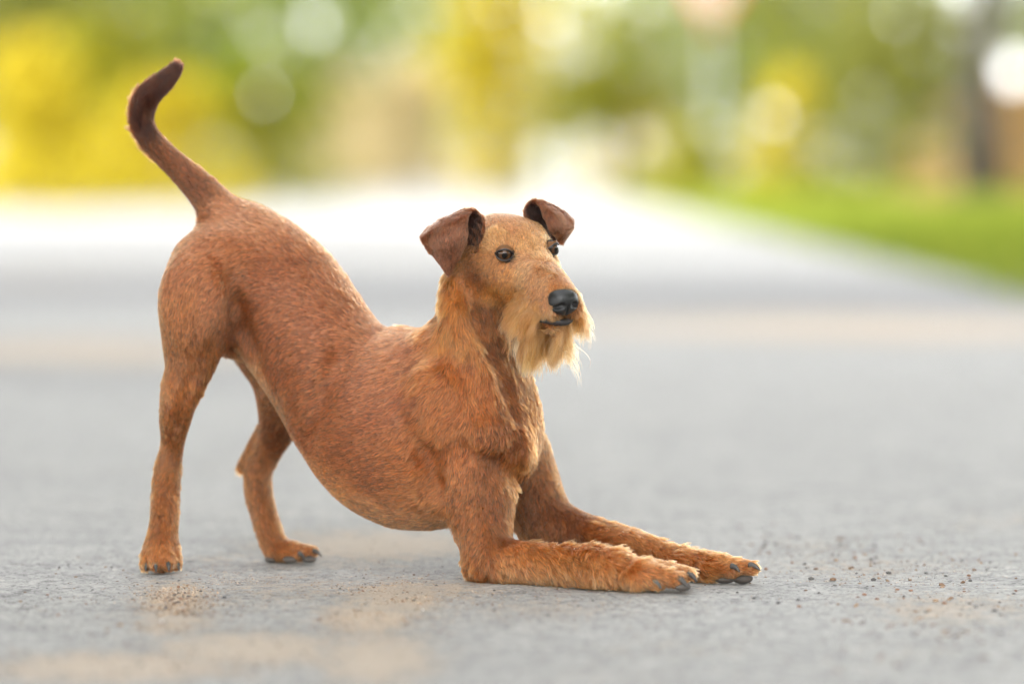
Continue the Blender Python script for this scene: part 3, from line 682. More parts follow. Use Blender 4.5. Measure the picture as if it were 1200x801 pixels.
A = [
 # tail
 (211, 78, .5, -.9, 9, 15, .25, 'tail'), (188, 98, .8, -.6, 10, 14, .2, 'tail'), (165, 112, .3, -.9, 11, 16, .2, 'tail'), (168, 130, -.1, -1, 12, 18, .25, 'tail'),
 (160, 148, -.3, -1, 12, 20, .25, 'tail'), (178, 160, -.6, -.8, 11, 18, .25, 'tail'), (192, 182, -.6, -.8, 10, 16, .25, 'tailmid'), (215, 200, -.65, -.75, 9, 14, .2, 'tailmid'), (235, 222, -.7, -.7, 8, 12, .2, 'tailmid'),
 # rump and back
 (265, 250, -.9, -.4, 7, 10, .15, 'rump'), (225, 280, -.7, .7, 7, 10, .15, 'rump'), (200, 315, -.2, 1, 7, 10, .15, 'rump'), (300, 262, -.9, -.2, 8, 12, .18, 'rump'), (350, 290, -.75, -.5, 10, 14, .2, 'back'),
 (395, 335, -.7, -.6, 10, 15, .22, 'back'), (425, 372, -.7, -.6, 10, 15, .22, 'back'), (455, 395, -.8, -.5, 11, 16, .25, 'back'), (260, 300, -.8, .4, 8, 10, .18, 'rump'), (330, 330, -.85, .0, 9, 12, .2, 'back'),
 (380, 380, -.9, -.1, 9, 12, .2, 'back'), (310, 370, -.8, .5, 8, 10, .18, 'flank'), (350, 430, -.85, .25, 8, 10, .18, 'flank'), (420, 440, -.9, .1, 9, 11, .2, 'back'),
 (325, 430, -.6, .7, 7, 10, .15, 'flank'), (360, 500, -.75, .5, 7, 9, .15, 'flank'), (400, 520, -.9, .2, 8, 10, .18, 'flank'), (395, 570, -.85, .4, 7, 9, .15, 'belly'), (440, 480, -.9, .2, 9, 11, .2, 'back'),
 (440, 560, -.9, .25, 9, 11, .2, 'flank'), (440, 600, -.95, .1, 8, 10, .2, 'belly'), (490, 612, -.8, .2, 9, 12, .3, 'belly'), (510, 590, -.6, .6, 11, 14, .35, 'belly'), (475, 560, -.85, .3, 10, 12, .25, 'shoulder'),
 # thigh and near hind leg
 (215, 360, -.2, 1, 8, 10, .2, 'thigh'), (255, 350, -.6, .7, 8, 10, .2, 'rump'), (270, 390, -.5, .8, 8, 10, .2, 'dark'), (210, 420, -.1, 1, 9, 12, .25, 'leg'), (235, 420, .1, 1, 12, 16, .3, 'leg'), (240, 440, .2, 1, 13, 20, .3, 'leg'),
 (200, 460, 0, 1, 9, 12, .25, 'thigh'), (205, 500, 0, 1, 9, 14, .25, 'leg'), (190, 550, -.2, 1, 10, 18, .35, 'leg'), (200, 590, 0, 1, 10, 16, .35, 'leg'), (185, 620, -.1, 1, 10, 18, .35, 'leg'), (190, 645, 0, 1, 8, 18, .35, 'paw'), (190, 660, 0, 1, 4, 14, .3, 'paw'),
 # far hind leg
 (300, 440, .2, 1, 8, 14, .25, 'thigh'), (320, 480, -.3, 1, 8, 12, .25, 'leg'), (325, 510, -.4, 1, 7, 10, .2, 'dark'), (295, 545, -.3, 1, 9, 16, .3, 'leg'), (305, 580, .2, 1, 9, 14, .3, 'leg'), (318, 625, .3, 1, 10, 16, .35, 'leg'), (345, 642, .8, .5, 7, 16, .3, 'paw'), (366, 648, .9, .3, 4, 12, .3, 'paw'),
 # shoulder and neck
 (500, 385, -.8, .3, 13, 22, .4, 'shoulder'), (480, 410, -.8, .4, 11, 16, .3, 'back'), (478, 392, -.8, .2, 10, 16, .3, 'back'), (515, 350, -.25, 1, 15, 18, .35, 'tuft'), (530, 345, -.1, 1, 16, 16, .35, 'tuft'), (520, 385, -.35, 1, 16, 18, .4, 'tuft'), (545, 395, .1, 1, 15, 16, .4, 'tuft'),
 (500, 430, -.6, .7, 14, 18, .4, 'shoulder'), (545, 440, -.1, 1, 14, 18, .4, 'shoulder'), (470, 470, -.8, .5, 12, 15, .35, 'back'), (520, 480, -.5, .9, 13, 16, .4, 'shoulder'), (570, 470, .1, 1, 13, 16, .4, 'shoulder'), (490, 520, -.7, .6, 11, 14, .35, 'shoulder'),
 (540, 530, -.3, 1, 11, 14, .35, 'shoulder'), (580, 530, -.2, 1, 11, 16, .35, 'chest'), (570, 360, .3, 1, 12, 14, .35, 'throat'), (580, 400, .4, 1, 12, 14, .35, 'throat'), (600, 440, .2, 1, 12, 16, .35, 'throat'), (590, 480, .1, 1, 13, 16, .35, 'chest'),
 (615, 470, .2, 1, 12, 16, .35, 'throat'), (612, 510, 0, 1, 15, 20, .45, 'chest'), (610, 545, -.2, 1, 14, 22, .45, 'tuft'),
 # near front leg
 (540, 590, -.3, 1, 9, 14, .3, 'leg'), (580, 590, .1, 1, 10, 16, .3, 'dark'), (600, 600, .2, 1, 11, 18, .35, 'chest'), (555, 630, -.2, 1, 9, 14, .35, 'leg'), (590, 630, .3, 1, 10, 16, .35, 'throat'), (552, 668, -.4, .7, 10, 22, .5, 'leg'),
 (600, 645, .5, .8, 12, 22, .5, 'forearm'), (600, 675, .4, .8, 13, 22, .5, 'forearm'), (640, 645, .45, .8, 15, 24, .55, 'forearm'), (640, 672, .5, .7, 15, 22, .55, 'forearm'), (690, 645, .4, .8, 16, 26, .6, 'forearm'), (690, 672, .3, 1, 15, 26, .6, 'forearm'),
 (730, 655, .6, .7, 14, 26, .6, 'paw'), (730, 678, .4, .9, 13, 26, .6, 'paw'), (765, 662, .8, .5, 11, 24, .55, 'paw'), (760, 680, .7, .6, 8, 20, .5, 'paw'), (795, 670, .9, .4, 7, 18, .45, 'paw'), (796, 680, .9, .4, 4, 14, .4, 'paw'),
 # far front leg
 (640, 500, .1, 1, 11, 16, .35, 'shoulder'), (650, 550, .1, 1, 9, 14, .3, 'leg'), (625, 560, 0, 1, 10, 14, .35, 'inner'), (630, 600, .1, 1, 11, 16, .35, 'inner'), (660, 590, .4, .9, 9, 14, .3, 'throat'), (665, 620, .4, .9, 11, 16, .35, 'inner'),
 (700, 615, .8, .5, 10, 16, .35, 'leg'), (740, 632, .7, .6, 12, 20, .45, 'forearm'), (780, 645, .7, .6, 14, 24, .55, 'forearm'), (810, 655, .7, .5, 13, 26, .6, 'paw'), (835, 655, .6, .2, 15, 32, .6, 'paw'), (850, 660, .8, .4, 10, 24, .5, 'paw'), (872, 660, .9, .3, 7, 18, .4, 'paw'), (850, 674, .8, .5, 4, 12, .4, 'paw'),
 # head
 (600, 258, -.2, -1, 7, 10, .2, 'crown'), (575, 262, -.6, -.7, 7, 10, .2, 'crown'), (600, 272, -.3, -.9, 6, 12, .22, 'crown'), (632, 270, .2, -1, 7, 14, .25, 'face'), (572, 286, -.7, -.4, 9, 20, .3, 'brow'), (580, 282, -.5, -.7, 10, 24, .3, 'brow'), (592, 282, -.2, -.9, 10, 24, .3, 'brow'),
 (606, 288, .1, -.9, 8, 18, .3, 'brow'), (560, 290, -.6, .2, 7, 12, .25, 'face'), (555, 315, -.4, .8, 9, 14, .3, 'throat'), (575, 312, -.5, .6, 8, 12, .25, 'face'), (590, 318, -.4, .8, 9, 14, .3, 'cheek'), (575, 345, -.3, 1, 11, 14, .3, 'cheek'), (598, 340, -.4, .9, 12, 16, .3, 'cheek'),
 (620, 310, -.4, .8, 11, 20, .35, 'blaze'), (640, 312, .2, .8, 11, 20, .35, 'blaze'), (632, 300, -.1, -.8, 10, 24, .35, 'brow'), (645, 278, .4, -.8, 11, 26, .3, 'brow'), (654, 283, .8, .1, 11, 26, .3, 'brow'), (654, 305, .5, .8, 10, 18, .3, 'cheek'), (640, 330, -.1, .9, 8, 14, .25, 'blaze'), (655, 333, .2, .6, 5, 10, .2, 'face'),
 (625, 345, -.4, .9, 12, 18, .3, 'stache'), (610, 365, -.5, .9, 18, 20, .35, 'stache'), (630, 372, -.5, .8, 16, 20, .35, 'stache'), (668, 345, .5, .8, 11, 18, .3, 'stache'), (674, 365, .5, .9, 15, 22, .35, 'stache'), (600, 385, -.3, 1, 18, 20, .4, 'stache'),
 (655, 390, .0, 1, 16, 18, .35, 'beard'), (635, 398, -.1, 1, 16, 18, .35, 'beard'), (598, 412, .1, 1, 12, 16, .35, 'throat'),
]
tree_img = to_image(BV)
def snap(px, py):
    """nearest visible surface vertex under a photo pixel"""
    q = np.hypot(tree_img[:, 0] - px, tree_img[:, 1] - py)
    c = np.where(q < 7)[0]
    if len(c) == 0: return int(np.argmin(q))
    d = BV[c, 1]; c = c[d < d.min() + 14]
    return int(c[np.argmin(q[c])])
AI = [snap(a[0], a[1]) for a in A]
AP = BV[AI]; AD = np.array([(a[2], 0, -a[3]) for a in A], float)
AN = BN[AI]; AD = AD - AN * (AD * AN).sum(1)[:, None]; AD /= np.linalg.norm(AD, axis=1)[:, None] + 1e-9
AS = np.array([(a[4] * (.84 if a[4] > 8.5 else .95), a[5] * .82, a[6] * .9) for a in A], float)
ACt = np.array([CKL[a[7]] for a in A])

def coat_params(P, power=3.0):
    D = np.empty((len(P), 3)); Sx = np.empty((len(P), 3)); C = np.empty((len(P), 3))
    for i in range(0, len(P), 20000):
        d2 = ((P[i:i + 20000, None, :] - AP[None]) ** 2).sum(2) + 30.0
        w = d2 ** (-power); w /= w.sum(1)[:, None]
        D[i:i + 20000] = w @ AD; Sx[i:i + 20000] = w @ AS
        d = d2 ** (-1.6); d /= d.sum(1)[:, None]; C[i:i + 20000] = d @ ACt
    return D, Sx, C

from mathutils.kdtree import KDTree
def nz(v): return v / (np.linalg.norm(v, axis=-1, keepdims=True) + 1e-9)

def hair_material(name, rough=0.38, spec_ior=1.36):
    k = NT(name)
    tip = k.n('ShaderNodeAttribute', attribute_name='tip').outputs['Color']
    root = k.n('ShaderNodeAttribute', attribute_name='root').outputs['Color']
    it = k.n('ShaderNodeHairInfo').outputs['Intercept']
    c = k.mix(k.math('POWER', it, 1.5), root, tip)
    h = k.n('ShaderNodeBsdfHairPrincipled', {'Color': c, 'Roughness': rough, 'Radial Roughness': 0.55, 'Coat': 0.0, 'IOR': spec_ior, 'Random Roughness': 0.1}, model='CHIANG')
    h.parametrization = 'COLOR'
    return k.finish(h.outputs[0])
HAIR = hair_material('dog_hair')

def add_curves(name, P, rad, tip, root, parent, mat=None, kind='stuff'):
    """P (n, k, 3) strand points in dog space, rad (n, k) in dog units"""
    n, k = P.shape[:2]
    cu = bpy.data.hair_curves.new(name)
    cu.add_curves([k] * n)
    cu.points.foreach_set('position', to_world(P).astype(np.float32).ravel())
    r = cu.attributes.get('radius') or cu.attributes.new('radius', 'FLOAT', 'POINT')
    r.data.foreach_set('value', (rad * PX).astype(np.float32).ravel())
    for nm, c in (('tip', tip), ('root', root)):
        a = cu.attributes.new(nm, 'FLOAT_COLOR', 'CURVE')
        a.data.foreach_set('color', np.c_[np.clip(c, 0, 1), np.ones(n)].astype(np.float32).ravel())
    cu.materials.append(mat or HAIR)
    o = bpy.data.objects.new(name, cu); COL.objects.link(o); o.parent = parent
    if kind: o['kind'] = kind
    return o

def sample_surface(V, Q, N, n, weight=None):
    tri = np.concatenate([Q[:, [0, 1, 2]], Q[:, [0, 2, 3]]])
    a, b, c = V[tri[:, 0]], V[tri[:, 1]], V[tri[:, 2]]
    ar = np.linalg.norm(np.cross(b - a, c - a), axis=1)
    if weight is not None: ar = ar * weight[tri].mean(1)
    cs = np.cumsum(ar); t = tri[np.searchsorted(cs, rng.random(n) * cs[-1]).clip(0, len(tri) - 1)]
    u, v = rng.random((2, n)); f = u + v > 1; u[f], v[f] = 1 - u[f], 1 - v[f]
    w = np.stack([1 - u - v, u, v], 1)
    return (V[t] * w[:, :, None]).sum(1), nz((N[t] * w[:, :, None]).sum(1))

def clear_of_body(X, N):
    """push strand points that dip into a hollow back above the skin"""
    for j in range(1, X.shape[1]):
        d = body_dist(X[:, j]); need = np.clip(0.35 * j - d, 0, 6)
        X[:, j] += N * need[:, None]
    return X

def strands(P, N, flow, L, lift, mess, K=4, bend=0.35, droop=0.0, clump=9.0, seed=1, sink=0.6, tuft=9, lifted=False):
    """grow strands with coherent tufts; lift in degrees"""
    n = len(P)
    f = nz(flow - N * (flow * N).sum(1)[:, None])
    s = np.cross(N, f)
    c1 = value_noise(P, clump, seed) ; c2 = value_noise(P, clump * .55, seed + 1); c3 = value_noise(P, clump * 3.2, seed + 2); c4 = value_noise(P, clump * 1.1, seed + 3)
    side = mess * (0.9 * c1 + 0.6 * c2 + 0.55 * c3 + 0.45 * rng.standard_normal(n))
    lf = np.radians(lift * (1 + 0.7 * c4 + 0.35 * rng.standard_normal(n))).clip(0.02, 1.2)
    d = nz((f + s * side[:, None]) * np.cos(lf)[:, None] + N * np.sin(lf)[:, None])
    L = L * (0.72 + 0.5 * rng.random(n)) * (1 + 0.22 * c4)
    t = np.linspace(0, 1, K)[None, :, None]
    back = (-N * np.sin(lf)[:, None] * bend)[:, None, :]
    wob = (s * (0.16 * rng.standard_normal(n) * mess)[:, None])[:, None, :]
    G = np.array([0, 0, -1.0])[None, None, :] * droop
    X = (P - N * sink)[:, None, :] + L[:, None, None] * (d[:, None, :] * t + back * t ** 2 + wob * t ** 2 + G * t ** 2)
    X[:, :, 2] = np.maximum(X[:, :, 2], 0.8)
    if lifted: X = clear_of_body(X, N)
    # tufts: strands draw towards the tip of a neighbouring leader strand
    if tuft:
        L0 = np.arange(0, n, tuft); kd = KDTree(len(L0))
        for q, i in enumerate(L0): kd.insert(P[i], q)
        kd.balance()
        li = L0[np.array([kd.find(p)[1] for p in P])]
        tt = (np.linspace(0, 1, K) ** 1.3)[None, :, None] * 0.52
        X = X + tt * (X[li] - X + (P - P[li])[:, None, :] * 0.25)
        X[:, :, 2] = np.maximum(X[:, :, 2], 0.8)
        if lifted: X = clear_of_body(X, N)
        g = np.random.default_rng(seed + 5).standard_normal(n)[li]
        return X, 0.45 * c1 + 0.95 * g, c2, c4
    return X, c1, c2, c4

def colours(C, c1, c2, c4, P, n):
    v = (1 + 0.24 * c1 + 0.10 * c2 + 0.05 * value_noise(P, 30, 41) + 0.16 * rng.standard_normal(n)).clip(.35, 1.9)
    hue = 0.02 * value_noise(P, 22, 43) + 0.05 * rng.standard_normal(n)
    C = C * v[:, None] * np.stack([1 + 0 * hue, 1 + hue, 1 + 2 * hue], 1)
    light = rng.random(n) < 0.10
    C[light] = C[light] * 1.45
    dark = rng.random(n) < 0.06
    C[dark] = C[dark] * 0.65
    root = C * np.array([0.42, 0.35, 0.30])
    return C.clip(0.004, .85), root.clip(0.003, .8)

dog = empty('dog', (0, 0, 0))
tag(dog, 'reddish-tan wire-haired terrier bowing on the road with its rump and tail up', 'dog')

# ---- skin
k = NT('dog_skin')
ac = k.n('ShaderNodeAttribute', attribute_name='col').outputs['Color']
co = k.n('ShaderNodeTexCoord').outputs['Object']
bp = k.n('ShaderNodeBump', {'Height': k.noise(co, 420, 3), 'Strength': 0.4, 'Distance': 0.002})
SKIN = k.finish(k.n('ShaderNodeBsdfPrincipled', {'Base Color': ac, 'Roughness': 0.75, 'Specular IOR Level': 0.15, 'Normal': bp.outputs[0]}).outputs[0])
_, sk_s, sk_c = coat_params(BV)
skin_col = sk_c * np.array([.40, .42, .44])
HL = head_local(BV)
skin_col[(HL[:, 1] > -75) & (HL[:, 2] > -70) & (np.abs(HL[:, 0]) < 55)] *= 1.3
for s in (-1, 1):
    e = np.linalg.norm((HL - np.array([s * 33, 8, 0])) / np.array([13.5, 14, 9.5]), axis=1)
    skin_col[e < 1.0] = (0.018, 0.013, 0.012)
nose_bed = np.linalg.norm((HL - np.array([-2, 97, -29])) / np.array([18, 14, 16]), axis=1) < 1
skin_col[nose_bed] = (0.02, 0.018, 0.018)
mouth = np.linalg.norm((HL - np.array([-1, 90, -54])) / np.array([25, 26, 9]), axis=1) < 1
skin_col[mouth] = (0.02, 0.015, 0.015)
body = mesh_obj('body', to_world(BV), BQ, SKIN, dog)
at = body.data.attributes.new('col', 'FLOAT_COLOR', 'POINT'); at.data.foreach_set('color', np.c_[skin_col, np.ones(len(BV))].astype(np.float32).ravel())

# ---- where hair does not grow
def hair_weight(V, N):
    w = np.ones(len(V))
    h = head_local(V)
    for s in (-1, 1):
        e = np.linalg.norm((h - np.array([s * 33, 10, 0])) / np.array([14, 14, 9]), axis=1)
        w[e < 1] = 0
    w[np.linalg.norm((h - np.array([-2, 98, -29])) / np.array([18, 14, 16]), axis=1) < 1] = 0
    w[np.linalg.norm((h - np.array([-2, 92, -54.5])) / np.array([26, 24, 8.5]), axis=1) < 1] = 0
    w[V[:, 2] < 2.5] = 0
    away = N[:, 1] > 0.35
    w[away] *= 0.45
    w *= np.where((h[:, 1] > -70) & (h[:, 2] > -75) & (np.abs(h[:, 0]) < 60), 2.4, 1)
    return w
# ---- the short coat over the whole body
NCOAT = 380000
P, N = sample_surface(BV, BQ, BN, NCOAT, hair_weight(BV, BN))
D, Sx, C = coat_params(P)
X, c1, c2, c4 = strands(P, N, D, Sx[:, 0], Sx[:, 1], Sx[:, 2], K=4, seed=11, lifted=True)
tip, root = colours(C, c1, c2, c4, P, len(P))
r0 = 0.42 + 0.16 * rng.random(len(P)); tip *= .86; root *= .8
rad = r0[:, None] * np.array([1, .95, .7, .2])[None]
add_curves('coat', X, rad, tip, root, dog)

# lighter, stiffer guard hairs standing a little out of the undercoat
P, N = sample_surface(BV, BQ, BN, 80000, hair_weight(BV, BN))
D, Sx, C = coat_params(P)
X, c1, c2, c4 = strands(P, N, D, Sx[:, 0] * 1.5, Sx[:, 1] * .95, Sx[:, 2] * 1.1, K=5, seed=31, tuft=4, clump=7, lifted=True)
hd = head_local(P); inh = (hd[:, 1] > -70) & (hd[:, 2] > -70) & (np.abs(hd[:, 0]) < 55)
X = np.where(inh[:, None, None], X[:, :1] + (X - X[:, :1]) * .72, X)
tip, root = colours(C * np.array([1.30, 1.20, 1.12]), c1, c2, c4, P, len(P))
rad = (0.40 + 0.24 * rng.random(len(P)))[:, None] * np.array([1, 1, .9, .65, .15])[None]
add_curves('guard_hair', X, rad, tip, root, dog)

# ---- beard, moustache and eyebrows: long hair placed in the head's own frame
def head_surface(pred, n):
    h = HL; m = pred(h) & (h[:, 2] > -84) & (h[:, 1] > -5)
    w = np.zeros(len(BV)); w[m] = 1
    return sample_surface(BV, BQ, BN, n, w)
def long_hair(name, pred, n, flow_fn, L, lift, mess, K, droop, col, bend=0.25, clump=11, rscale=1.0, seed=50):
    P, N = head_surface(pred, n)
    h = head_local(P); F = flow_fn(h)
    F = F[:, :1] * HR + F[:, 1:2] * HF + F[:, 2:3] * HU
    Lh = L(h) if callable(L) else np.full(n, L)
    X, c1, c2, c4 = strands(P, N, F, Lh, np.full(n, lift), np.full(n, mess), K=K, bend=bend, droop=droop, clump=clump, seed=seed)
    # tufts draw together towards their tips
    C = np.repeat(CKL[col][None], n, 0)
    tip, root = colours(C, c1, c2, c4, P, n)
    root = root * np.array([1.15, 1.1, 1.05])
    t = np.linspace(0, 1, K)
    rad = (0.30 + 0.12 * rng.random(n))[:, None] * rscale * (1 - 0.8 * t ** 2)[None]
    return add_curves(name, X, rad, tip, root, dog)
def locks(name, spots, n, L, dirs, spread, wave, col, droop=.35, seed=80, pull=.85, K=9, lift=.12, rootcol='face'):
    """wavy locks: each spot (r, f, u) on the head grows a bundle that tapers together"""
    g = np.random.default_rng(seed); Xs, Cs = [], []
    for (sp, dv, ln) in zip(spots, dirs, L):
        c = head(*sp); i0 = np.argsort(((BV - c) ** 2).sum(1))[:60]
        i = i0[g.integers(0, min(len(i0), int(8 + spread * 6)), n)]
        P = BV[i] + g.standard_normal((n, 3)) * spread * .5; N = BN[i]
        d0 = nz(dv[0] * HR + dv[1] * HF + dv[2] * HU)
        d = nz(d0[None] + .18 * g.standard_normal((n, 3)))
        l = ln * (.65 + .5 * g.random(n)); t = np.linspace(0, 1, K)[None, :, None]
        ax = nz(np.cross(d0, g.standard_normal(3))); ph = g.random() * 6.28
        w = ax[None, None, :] * (np.sin(t * (3.2 + 1.5 * g.random()) + ph) - math.sin(ph)) * wave * ln * .12
        X = P[:, None, :] + l[:, None, None] * (d[:, None, :] * t + N[:, None, :] * lift * np.sin(t * 2.6) + np.array([0, 0, -1.]) * droop * t ** 2) + w * g.normal(1, .35, (n, 1, 1))
        cen = X.mean(0)[None]; X = X + (cen - X) * pull * t ** 1.2 * .7
        Xs.append(X); Cs.append(np.repeat((CKL[col] * g.normal(1, .16) * np.array([1, g.normal(1, .04), g.normal(1, .08)]))[None], n, 0) * g.normal(1, .14, (n, 1)))
    X = np.concatenate(Xs); C = np.concatenate(Cs).clip(.01, .8)
    t = np.linspace(0, 1, K)
    rad = (.32 + .12 * rng.random(len(X)))[:, None] * (1 - .8 * t ** 2)[None]
    add_curves(name, X, rad, C, 0.05 * C + 0.72 * CKL[rootcol][None], dog)
g = np.random.default_rng(5)
# chin beard: two hanging tufts
sp, dv, ln = [], [], []
for q in range(60):
    left = q % 2 == 0
    r = g.uniform(-22, -6) if left else g.uniform(0, 22); f = g.uniform(44, 66) if left else g.uniform(60, 90)
    sp.append((r, f, -68))
    dv.append((-.06 + .07 * g.standard_normal() if left else -.02 + .10 * g.standard_normal(), -.25 + .12 * g.standard_normal(), -1)); ln.append(g.uniform(28, 50) * (1.1 if left else .95))
locks('beard', sp, 62, ln, dv, 2.0, .9, 'beard', seed=81)
locks('beard', [(-24, 48, -50), (-25, 58, -52), (-22, 66, -54), (24, 80, -46), (25, 72, -50), (24, 86, -42), (-12, 60, -66), (10, 80, -66), (16, 74, -66)], 16, [34, 36, 30, 34, 38, 28, 50, 50, 46],
      [(-.5, -.7, -.6), (-.35, -.5, -.8), (-.4, -.3, -.9), (.45, -.2, -.8), (.4, -.3, -.9), (.5, .1, -.7), (-.1, -.2, -1), (.1, .1, -1), (.25, -.1, -1)], 2.5, 1.4, 'beard', seed=95, pull=.55)
for s_, nn in ((-1, 96), (1, 60)):
    sp, dv, ln = [], [], []
    for q in range(nn):
        f = g.uniform(36, 82 if s_ < 0 else 92); u = g.uniform(-56, -42) if q % 3 else g.uniform(-46, -32)
        sp.append((s_ * 27, f, u)); out = (.42 if s_ < 0 else .26)
        dv.append((s_ * (out + .10 * g.standard_normal()), (-.85 if s_ < 0 else -.62) + .012 * (f - 60) + .14 * g.standard_normal(), -.72 - .3 * g.random())); ln.append(g.uniform(15, 38) * (1 if s_ < 0 else .95) * (1 if u < -42 else .4))
    locks('moustache', sp, 46, ln, dv, 2.2, 1.0, 'stache', seed=83 + s_, droop=.30, lift=.11)
# feathering under the near forearm and at the back of the legs
def feather(name, pts, n, dirv, L, mess, col, lift=28, spread=4.0):
    pts = np.array([conv(*p) for p in pts]); seg = rng.random(n) * (len(pts) - 1); i = seg.astype(int).clip(0, len(pts) - 2); f = (seg - i)[:, None]
    B = pts[i] * (1 - f) + pts[i + 1] * f + rng.standard_normal((n, 3)) * spread
    from_v = ((B[:, None] - 0)[:, 0])
    idx = np.array([np.argmin(((BV[SUB] - b) ** 2).sum(1)) for b in B]); P = BV[SUB][idx] + rng.standard_normal((n, 3)) * .8; N = BN[SUB][idx]
    F = np.repeat(np.array([[dirv[0], dirv[2], -dirv[1]]], float), n, 0)
    X, c1, c2, c4 = strands(P, N, F, np.full(n, L) * (.7 + .6 * rng.random(n)), np.full(n, lift), np.full(n, mess), K=6, bend=.3, droop=.12, seed=90)
    tip, root = colours(np.repeat(CKL[col][None], n, 0), c1, c2, c4, P, n)
    rad = (.30 + .1 * rng.random(n))[:, None] * np.array([1, 1, .9, .7, .5, .2])[None]
    add_curves(name, X, rad, tip, root, dog)
SUB = np.arange(len(BV))[::3]
feather('feathering', [(565, 680, -110), (620, 684, -132), (690, 688, -170)], 1500, (.75, .35, 0), 22, .4, 'forearm')
feather('feathering', [(158, 112, 57), (153, 128, 57), (156, 148, 57), (166, 168, 57), (182, 190, 55)], 620, (-.25, -.9, 0), 16, .4, 'tailmid', 22, 2.5)
feather('feathering', [(214, 200, 54), (232, 208, 52), (252, 222, 50)], 220, (-.6, -.8, 0), 9, .4, 'tailmid', 24, 2)
feather('feathering', [(180, 552, 34), (176, 590, 24), (172, 620, 12)], 260, (-.3, 1, .3), 14, .4, 'leg', 30, 2)

# ---- ears: folded flaps with real thickness
def catmull(G, sub):
    G = np.asarray(G, float)
    def one(a):
        n = a.shape[0]; t = np.linspace(0, n - 1, (n - 1) * sub + 1); i = np.minimum(t.astype(int), n - 2); f = (t - i).reshape(-1, 1, 1)
        p = lambda j: a[np.clip(j, 0, n - 1)]
        p0, p1, p2, p3 = p(i - 1), p(i), p(i + 1), p(i + 2)
        return .5 * (2 * p1 + (p2 - p0) * f + (2 * p0 - 5 * p1 + 4 * p2 - p3) * f ** 2 + (3 * p1 - p0 - 3 * p2 + p3) * f ** 3)
    G = one(G); return one(G.transpose(1, 0, 2)).transpose(1, 0, 2)
EAR_SKIN = simple_mat('ear_skin', (0.15, 0.07, 0.042), 0.7, 0.2, var=.25, vscale=120)
EAR_INNER = simple_mat('ear_inner_skin', (0.035, 0.02, 0.015), 0.8, 0.1)  # dark inner skin, with the shade inside the ear painted in
def build_ear(rows, flip, seed, dir_tip):
    G = np.array([[conv(*p) for p in r] for r in rows]); G = catmull(G, 6)
    a, b = G.shape[:2]
    du = np.gradient(G, axis=0); dv = np.gradient(G, axis=1); N = nz(np.cross(du, dv)) * flip
    th = 2.0 * np.sin(np.linspace(0.02, 1, b) * math.pi * .98).clip(.25, 1) ** .5
    th = th[None, :, None] * np.linspace(1.3, .55, a)[:, None, None]
    top, bot = G + N * th, G - N * th
    V = np.concatenate([top.reshape(-1, 3), bot.reshape(-1, 3)]); M = a * b; F = []
    ix = lambda i, j, o: o * M + i * b + j
    for i in range(a - 1):
        for j in range(b - 1):
            F.append((ix(i, j, 0), ix(i + 1, j, 0), ix(i + 1, j + 1, 0), ix(i, j + 1, 0))[::int(flip)])
            F.append((ix(i, j, 1), ix(i, j + 1, 1), ix(i + 1, j + 1, 1), ix(i + 1, j, 1))[::int(flip)])
    for i in range(a - 1):
        F.append((ix(i, 0, 0), ix(i, 0, 1), ix(i + 1, 0, 1), ix(i + 1, 0, 0))[::int(flip)]); F.append((ix(i, b - 1, 0), ix(i + 1, b - 1, 0), ix(i + 1, b - 1, 1), ix(i, b - 1, 1))[::int(flip)])
    for j in range(b - 1):
        F.append((ix(0, j, 0), ix(0, j + 1, 0), ix(0, j + 1, 1), ix(0, j, 1))[::int(flip)]); F.append((ix(a - 1, j, 0), ix(a - 1, j, 1), ix(a - 1, j + 1, 1), ix(a - 1, j + 1, 0))[::int(flip)])
    ear = mesh_obj('ear', to_world(V), [tuple(int(q) for q in f) for f in F], EAR_SKIN, dog)
    ot = N[a // 2 + 2:, :, 1].mean() < 0
    ear.data.materials.append(EAR_INNER)
    ear.data.polygons.foreach_set('material_index', np.array([1 if (min(f) >= M) == ot and (max(f) >= M) == ot else 0 for f in F], np.int32))
    # velvet
    Q = np.array([f for f in F]); NN = vnormals(V, Q)
    P, N2 = sample_surface(V, Q, NN, 42000)
    # flow: along the rows towards the tip
    DU = np.concatenate([du.reshape(-1, 3)] * 2)
    near = np.array([np.argmin(((V[::2] - p) ** 2).sum(1)) for p in P]) * 2
    X, c1, c2, c4 = strands(P, N2, DU[near], np.full(len(P), 7.0), np.full(len(P), 14.0), np.full(len(P), .28), K=3, seed=seed, clump=6, sink=.3)
    outer_top = N[a // 2 + 2:, :, 1].mean() < 0                 # the flap turns its outside to the viewer
    inner = (near >= M) if outer_top else (near < M)
    ce = np.where(inner[:, None], CKL['ear'][None] * np.array([.16, .14, .13]), CKL['ear'][None])  # inner fur colour darkened to include the shade inside the ear
    X = np.where(inner[:, None, None], X[:, :1] + (X - X[:, :1]) * .6, X)
    tip, root = colours(ce, c1, c2, c4, P, len(P))
    add_curves('ear_fur', X, (.30 + .08 * rng.random(len(P)))[:, None] * np.array([1, .8, .25])[None], tip, root, ear)
near_rows = [
 [(522, 298, -45), (535, 302, -55), (548, 304, -78), (560, 298, -104)],
 [(508, 280, -55), (525, 274, -60), (546, 274, -78), (567, 264, -104)],
 [(500, 273, -66), (521, 261, -68), (545, 253, -80), (563, 253, -102)],
 [(497, 273, -80), (520, 258, -85), (543, 249, -95), (556, 248, -106)],
 [(494, 279, -92), (516, 264, -106), (537, 257, -114), (549, 254, -114)],
 [(499, 290, -98), (516, 281, -112), (534, 276, -118), (547, 278, -114)],
 [(509, 301, -99), (520, 297, -108), (532, 296, -110), (541, 297, -108)],
 [(520, 315, -99), (524, 320, -99), (527, 320, -99), (530, 315, -99)]]
